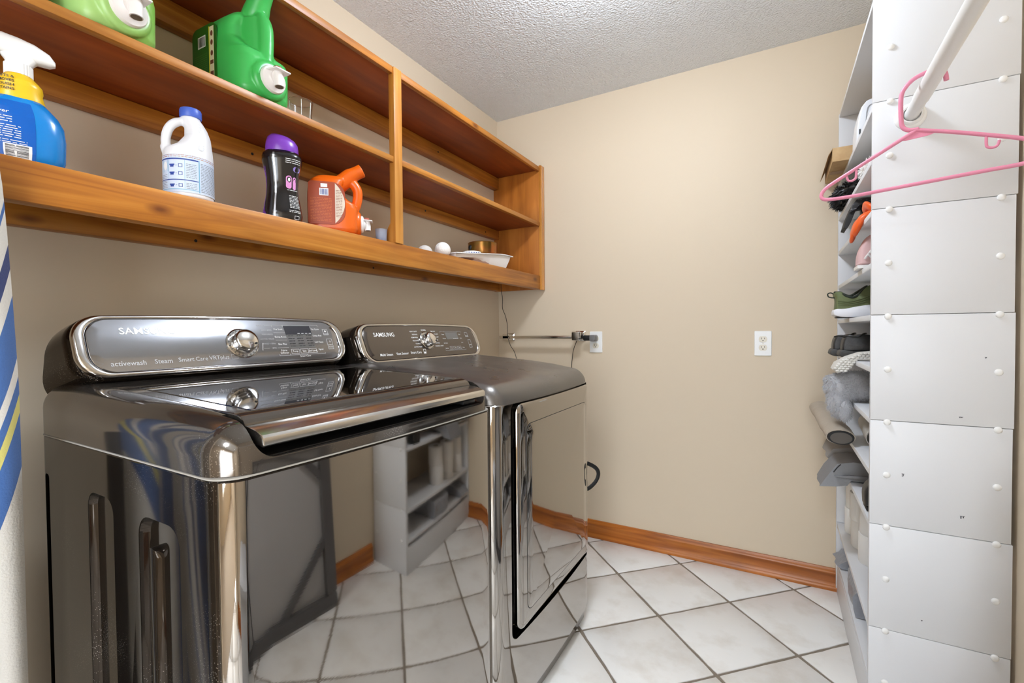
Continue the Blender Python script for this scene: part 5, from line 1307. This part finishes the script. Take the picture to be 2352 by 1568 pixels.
wo_ = [(1.640, 0.998), (1.650, 1.020), (1.681, 1.040), (1.718, 1.055), (1.76, 1.060), (1.80, 1.058), (1.80, LT_(7) + 0.003), (1.703, LT_(7) + 0.003), (1.697, LT_(7) - 0.004), (1.690, 1.004), (1.669, 0.992), (1.652, 0.987)]
part('slipper_body', puff(wo_, -0.54, -0.44, 0.010), M_ROPE, wv, ang=60)
def inside(x, z):
    c = False
    for (x1, z1), (x2, z2) in zip(wo_, wo_[1:] + wo_[:1]):
        if (z1 > z) != (z2 > z) and x < (x2 - x1) * (z - z1) / (z2 - z1) + x1: c = not c
    return c
rows = []
for j in range(11):
    for i in range(16):
        x = 1.636 + 0.0108 * i + 0.0054 * (j % 2); z = 0.988 + 0.0072 * j
        if inside(x, z): rows.append(ell_vf((x, -0.5405, z), (0.0064, 0.005, 0.0042), 10, 7))
p_ = part('braid', join_vf(*rows), M_ROPE, wv, ang=80); p_['kind'] = 'stuff'
# 6: grey plush boot
M_FUZZ = mat('grey_plush', (176, 176, 179), 0.95, sheen=0.6, bump=(120, 0.8, 0.004, 4))
fz = thing('plush_boot', 'light grey plush slipper boot slumped over the eighth shelf edge', 'slipper boot', (1.72, -0.47, LT_(6)))
lobes = [ell_vf((1.678, -0.455, 0.932), (0.056, 0.055, 0.050)), ell_vf((1.720, -0.455, 0.940), (0.07, 0.055, 0.050)), ell_vf((1.80, -0.455, 0.936), (0.10, 0.055, 0.046)), ell_vf((1.664, -0.465, 0.885), (0.034, 0.045, 0.060)),
         ell_vf((1.652, -0.452, 0.955), (0.030, 0.048, 0.018))]
obj('boot_body', fuse(lobes, M_FUZZ, 0.005, 4, 'boot_body'), fz)
toe = ell_vf((1.6775, -0.508, 0.855), (0.018, 0.018, 0.036), 18, 12)
part('toe_flap', toe, M_FUZZ, fz, ang=80)
f_ = part('plush', join_vf(fur(lobes[0], M_FUZZ, 900, 0.010, 0.0011, R9, None, 0.5), fur(lobes[1], M_FUZZ, 900, 0.009, 0.0011, R9, None, 0.5), fur(lobes[3], M_FUZZ, 700, 0.009, 0.0011, R9, None, 0.5), fur(toe, M_FUZZ, 400, 0.007, 0.001, R9, None, 0.4), fur(lobes[4], M_FUZZ, 500, 0.008, 0.0011, R9, None, 0.4)), M_FUZZ, fz, smooth=False); f_['kind'] = 'stuff'
# 5: beige boot shafts
M_BEI = mat('beige_nylon', (178, 166, 150), 0.5, bump=((30, 30, 12), 0.8, 0.006, 3))
M_BKL = mat('black_quilted_lining', (20, 20, 20), 0.6)
M_LINR = mat('grey_fleece_lining', (92, 86, 80), 0.9)
def shaft(name, label, a, b, r0, r1, m, fl=(1, 1)):
    t = thing(name, label, 'boot', a)
    A, B = Vector(a), Vector(b)
    pts = [tuple(A + (B - A) * k / 6 + Vector((0, 0, 0.004 * math.sin(k * 2.1)))) for k in range(7)]
    part('shaft', tube_vf(pts, [r0 + (r1 - r0) * k / 6 for k in range(7)], 24, flat=fl), m, t, ang=60)
    d = (A - B).normalized()
    part('lining', tube_vf([tuple(A + d * 0.0012), tuple(A + d * 0.009)], [r0 * 0.93, r0 * 0.88], 24, flat=fl), M_BKL, t, ang=50)
    part('opening', tube_vf([tuple(A + d * 0.0092), tuple(A + d * 0.0104)], [r0 * 0.74, r0 * 0.74], 20, flat=fl), M_LINR, t)
    return t
shaft('snow_boot', 'beige nylon boot shaft sticking far out of the ninth shelf', (1.664, -0.52, 0.768), (1.640, -0.10, 0.806), 0.042, 0.044, M_BEI, (0.62, 1.0))
shaft('snow_boot', 'pale beige boot shaft deeper in the ninth shelf beside the longer one', (1.755, -0.62, 0.7920), (1.775, -0.30, 0.7920), 0.036, 0.036, mat('pale_beige_nylon', (190, 186, 178), 0.5, bump=((30, 30, 12), 0.8, 0.006, 3)), (0.9, 1.0))
# 4: grey canvas bags, black heel
M_CANV = mat('grey_canvas', (138, 138, 140), 0.75, bump=(90, 0.5, 0.002, 3))
M_CAN2 = mat('taupe_grey_canvas', (150, 146, 142), 0.75, bump=(90, 0.5, 0.002, 3))
def cloth_wedge(o, y0, y1, wob, seed):
    r_ = np.random.default_rng(seed); n = 8; rings = []
    ph = r_.uniform(0, 6.28, len(o))
    for k in range(n + 1):
        y = y0 + (y1 - y0) * k / n
        rings.append([(x + wob * math.sin(ph[i] + k * 1.1), y, z + wob * 0.6 * math.cos(ph[i] + k * 0.9) * (1 if z > LT_(4) + 0.004 else 0)) for i, (x, z) in enumerate(o)])
    return loft_vf(rings)
cb = thing('canvas_bag', 'grey folded canvas bag with a pointed corner on the tenth shelf', 'bag', (1.74, -0.36, LT_(4)))
z4 = LT_(4)
part('panel', cloth_wedge([(1.612, z4 - 0.028), (1.637, z4 + 0.018), (1.664, z4 + 0.058), (1.71, z4 + 0.070), (1.80, z4 + 0.066), (1.93, z4 + 0.060), (1.93, z4 + 0.004), (1.80, z4 + 0.004), (1.706, z4 + 0.004), (1.694, z4 - 0.014), (1.66, z4 - 0.022)], -0.43, -0.27, 0.0022, 4), M_CANV, cb, ang=60)
part('seam', tube_vf(smooth_path([(1.653, -0.4335, z4 + 0.030), (1.664, -0.434, z4 + 0.048), (1.674, -0.433, z4 + 0.060)], 4), 0.0016, 6), M_BKL, cb)
part('fold', cloth_wedge([(1.655, z4 + 0.018), (1.70, z4 + 0.026), (1.80, z4 + 0.030), (1.80, z4 + 0.020), (1.70, z4 + 0.016)], -0.444, -0.425, 0.001, 5), M_CANV, cb, ang=60)
cb2 = thing('canvas_bag', 'taupe canvas bag lying behind the pointed grey bag on the tenth shelf', 'bag', (1.74, -0.15, LT_(4)))
part('panel', cloth_wedge([(1.648, z4 + 0.040), (1.664, z4 + 0.075), (1.72, z4 + 0.085), (1.90, z4 + 0.080), (1.92, z4 + 0.004), (1.706, z4 + 0.004), (1.690, z4 + 0.012)], -0.25, -0.06, 0.003, 6), M_CAN2, cb2, ang=60)
bk = thing('black_shoe', 'black shoe heel at the near end of the tenth shelf', 'shoe', (1.80, -0.70, LT_(4)))
part('upper', puff(round_o([(1.703, z4 + 0.016), (1.702, z4 + 0.050), (1.710, z4 + 0.075), (1.73, z4 + 0.085), (1.80, z4 + 0.070), (1.93, z4 + 0.040), (1.94, z4 + 0.014)]), -0.735, -0.665, 0.018), M_LEA, bk, ang=70)
part('heel', box_vf(1.707, 1.76, -0.73, -0.67, z4 + 0.0005, z4 + 0.014), M_DRUB, bk, bevel=0.003)
# 2: toilet paper rolls, stacked two high
M_TP = mat('white_tissue', (236, 234, 230), 0.95, bump=(400, 0.4, 0.001))
M_TUBE = mat('grey_card_tube', (150, 138, 124), 0.9)
z2 = LT_(2)
tp_l = lathe_vf([(0.021, 0.0), (0.0545, 0.0), (0.0555, 0.003), (0.0555, 0.099), (0.0545, 0.102), (0.021, 0.102)], 40, closed_prof=True)
tpm = mesh('paper', tp_l, M_TP, ang=40); tbm = mesh('core', lathe_vf([(0.0195, 0.0002), (0.0208, 0.0002), (0.0208, 0.1018), (0.0195, 0.1018)], 28, closed_prof=True), M_TUBE, ang=40)
for i, (x, y) in enumerate([(1.776, -0.112), (1.781, -0.248), (1.787, -0.384)]):
    for j in range(2):
        t = thing('toilet_roll', '%s white toilet roll of the %s stack on the low shelf' % (['lower', 'upper'][j], ['farthest', 'middle', 'nearest'][i]), 'toilet roll', (x + 0.004 * j * (-1) ** i, y, z2 + 0.0004 + 0.1026 * j), group='toilet rolls on the low shelf')
        for nm, d_ in (('paper', tpm), ('core', tbm)):
            c_ = bpy.data.objects.new(nm, d_); COL.objects.link(c_); c_.parent = t
# 1: grey plastic bags behind the kick board
M_GPL = mat('grey_plastic_bag', (150, 153, 160), 0.35, bump=(25, 0.9, 0.01, 3))
z1 = LT_(1)
gb = thing('plastic_bag', 'crumpled grey plastic bag poking out at the far end of the bottom shelf', 'bag', (1.75, -0.10, z1))
part('film', cloth_wedge([(1.690, z1 + 0.012), (1.706, z1 + 0.026), (1.722, z1 + 0.040), (1.80, z1 + 0.060), (1.90, z1 + 0.050), (1.90, z1 + 0.003), (1.76, z1 + 0.003), (1.706, z1 + 0.003)], -0.16, -0.04, 0.004, 8), M_GPL, gb, ang=80)
gc = thing('plastic_bag', 'grey plastic bag sagging under the toilet rolls on the bottom shelf', 'bag', (1.75, -0.45, z1))
part('film', cloth_wedge([(1.703, z1 + 0.070), (1.712, z1 + 0.092), (1.76, z1 + 0.100), (1.90, z1 + 0.090), (1.90, z1 + 0.003), (1.76, z1 + 0.003), (1.712, z1 + 0.003), (1.705, z1 + 0.030)], -0.52, -0.34, 0.004, 9), M_GPL, gc, ang=80)
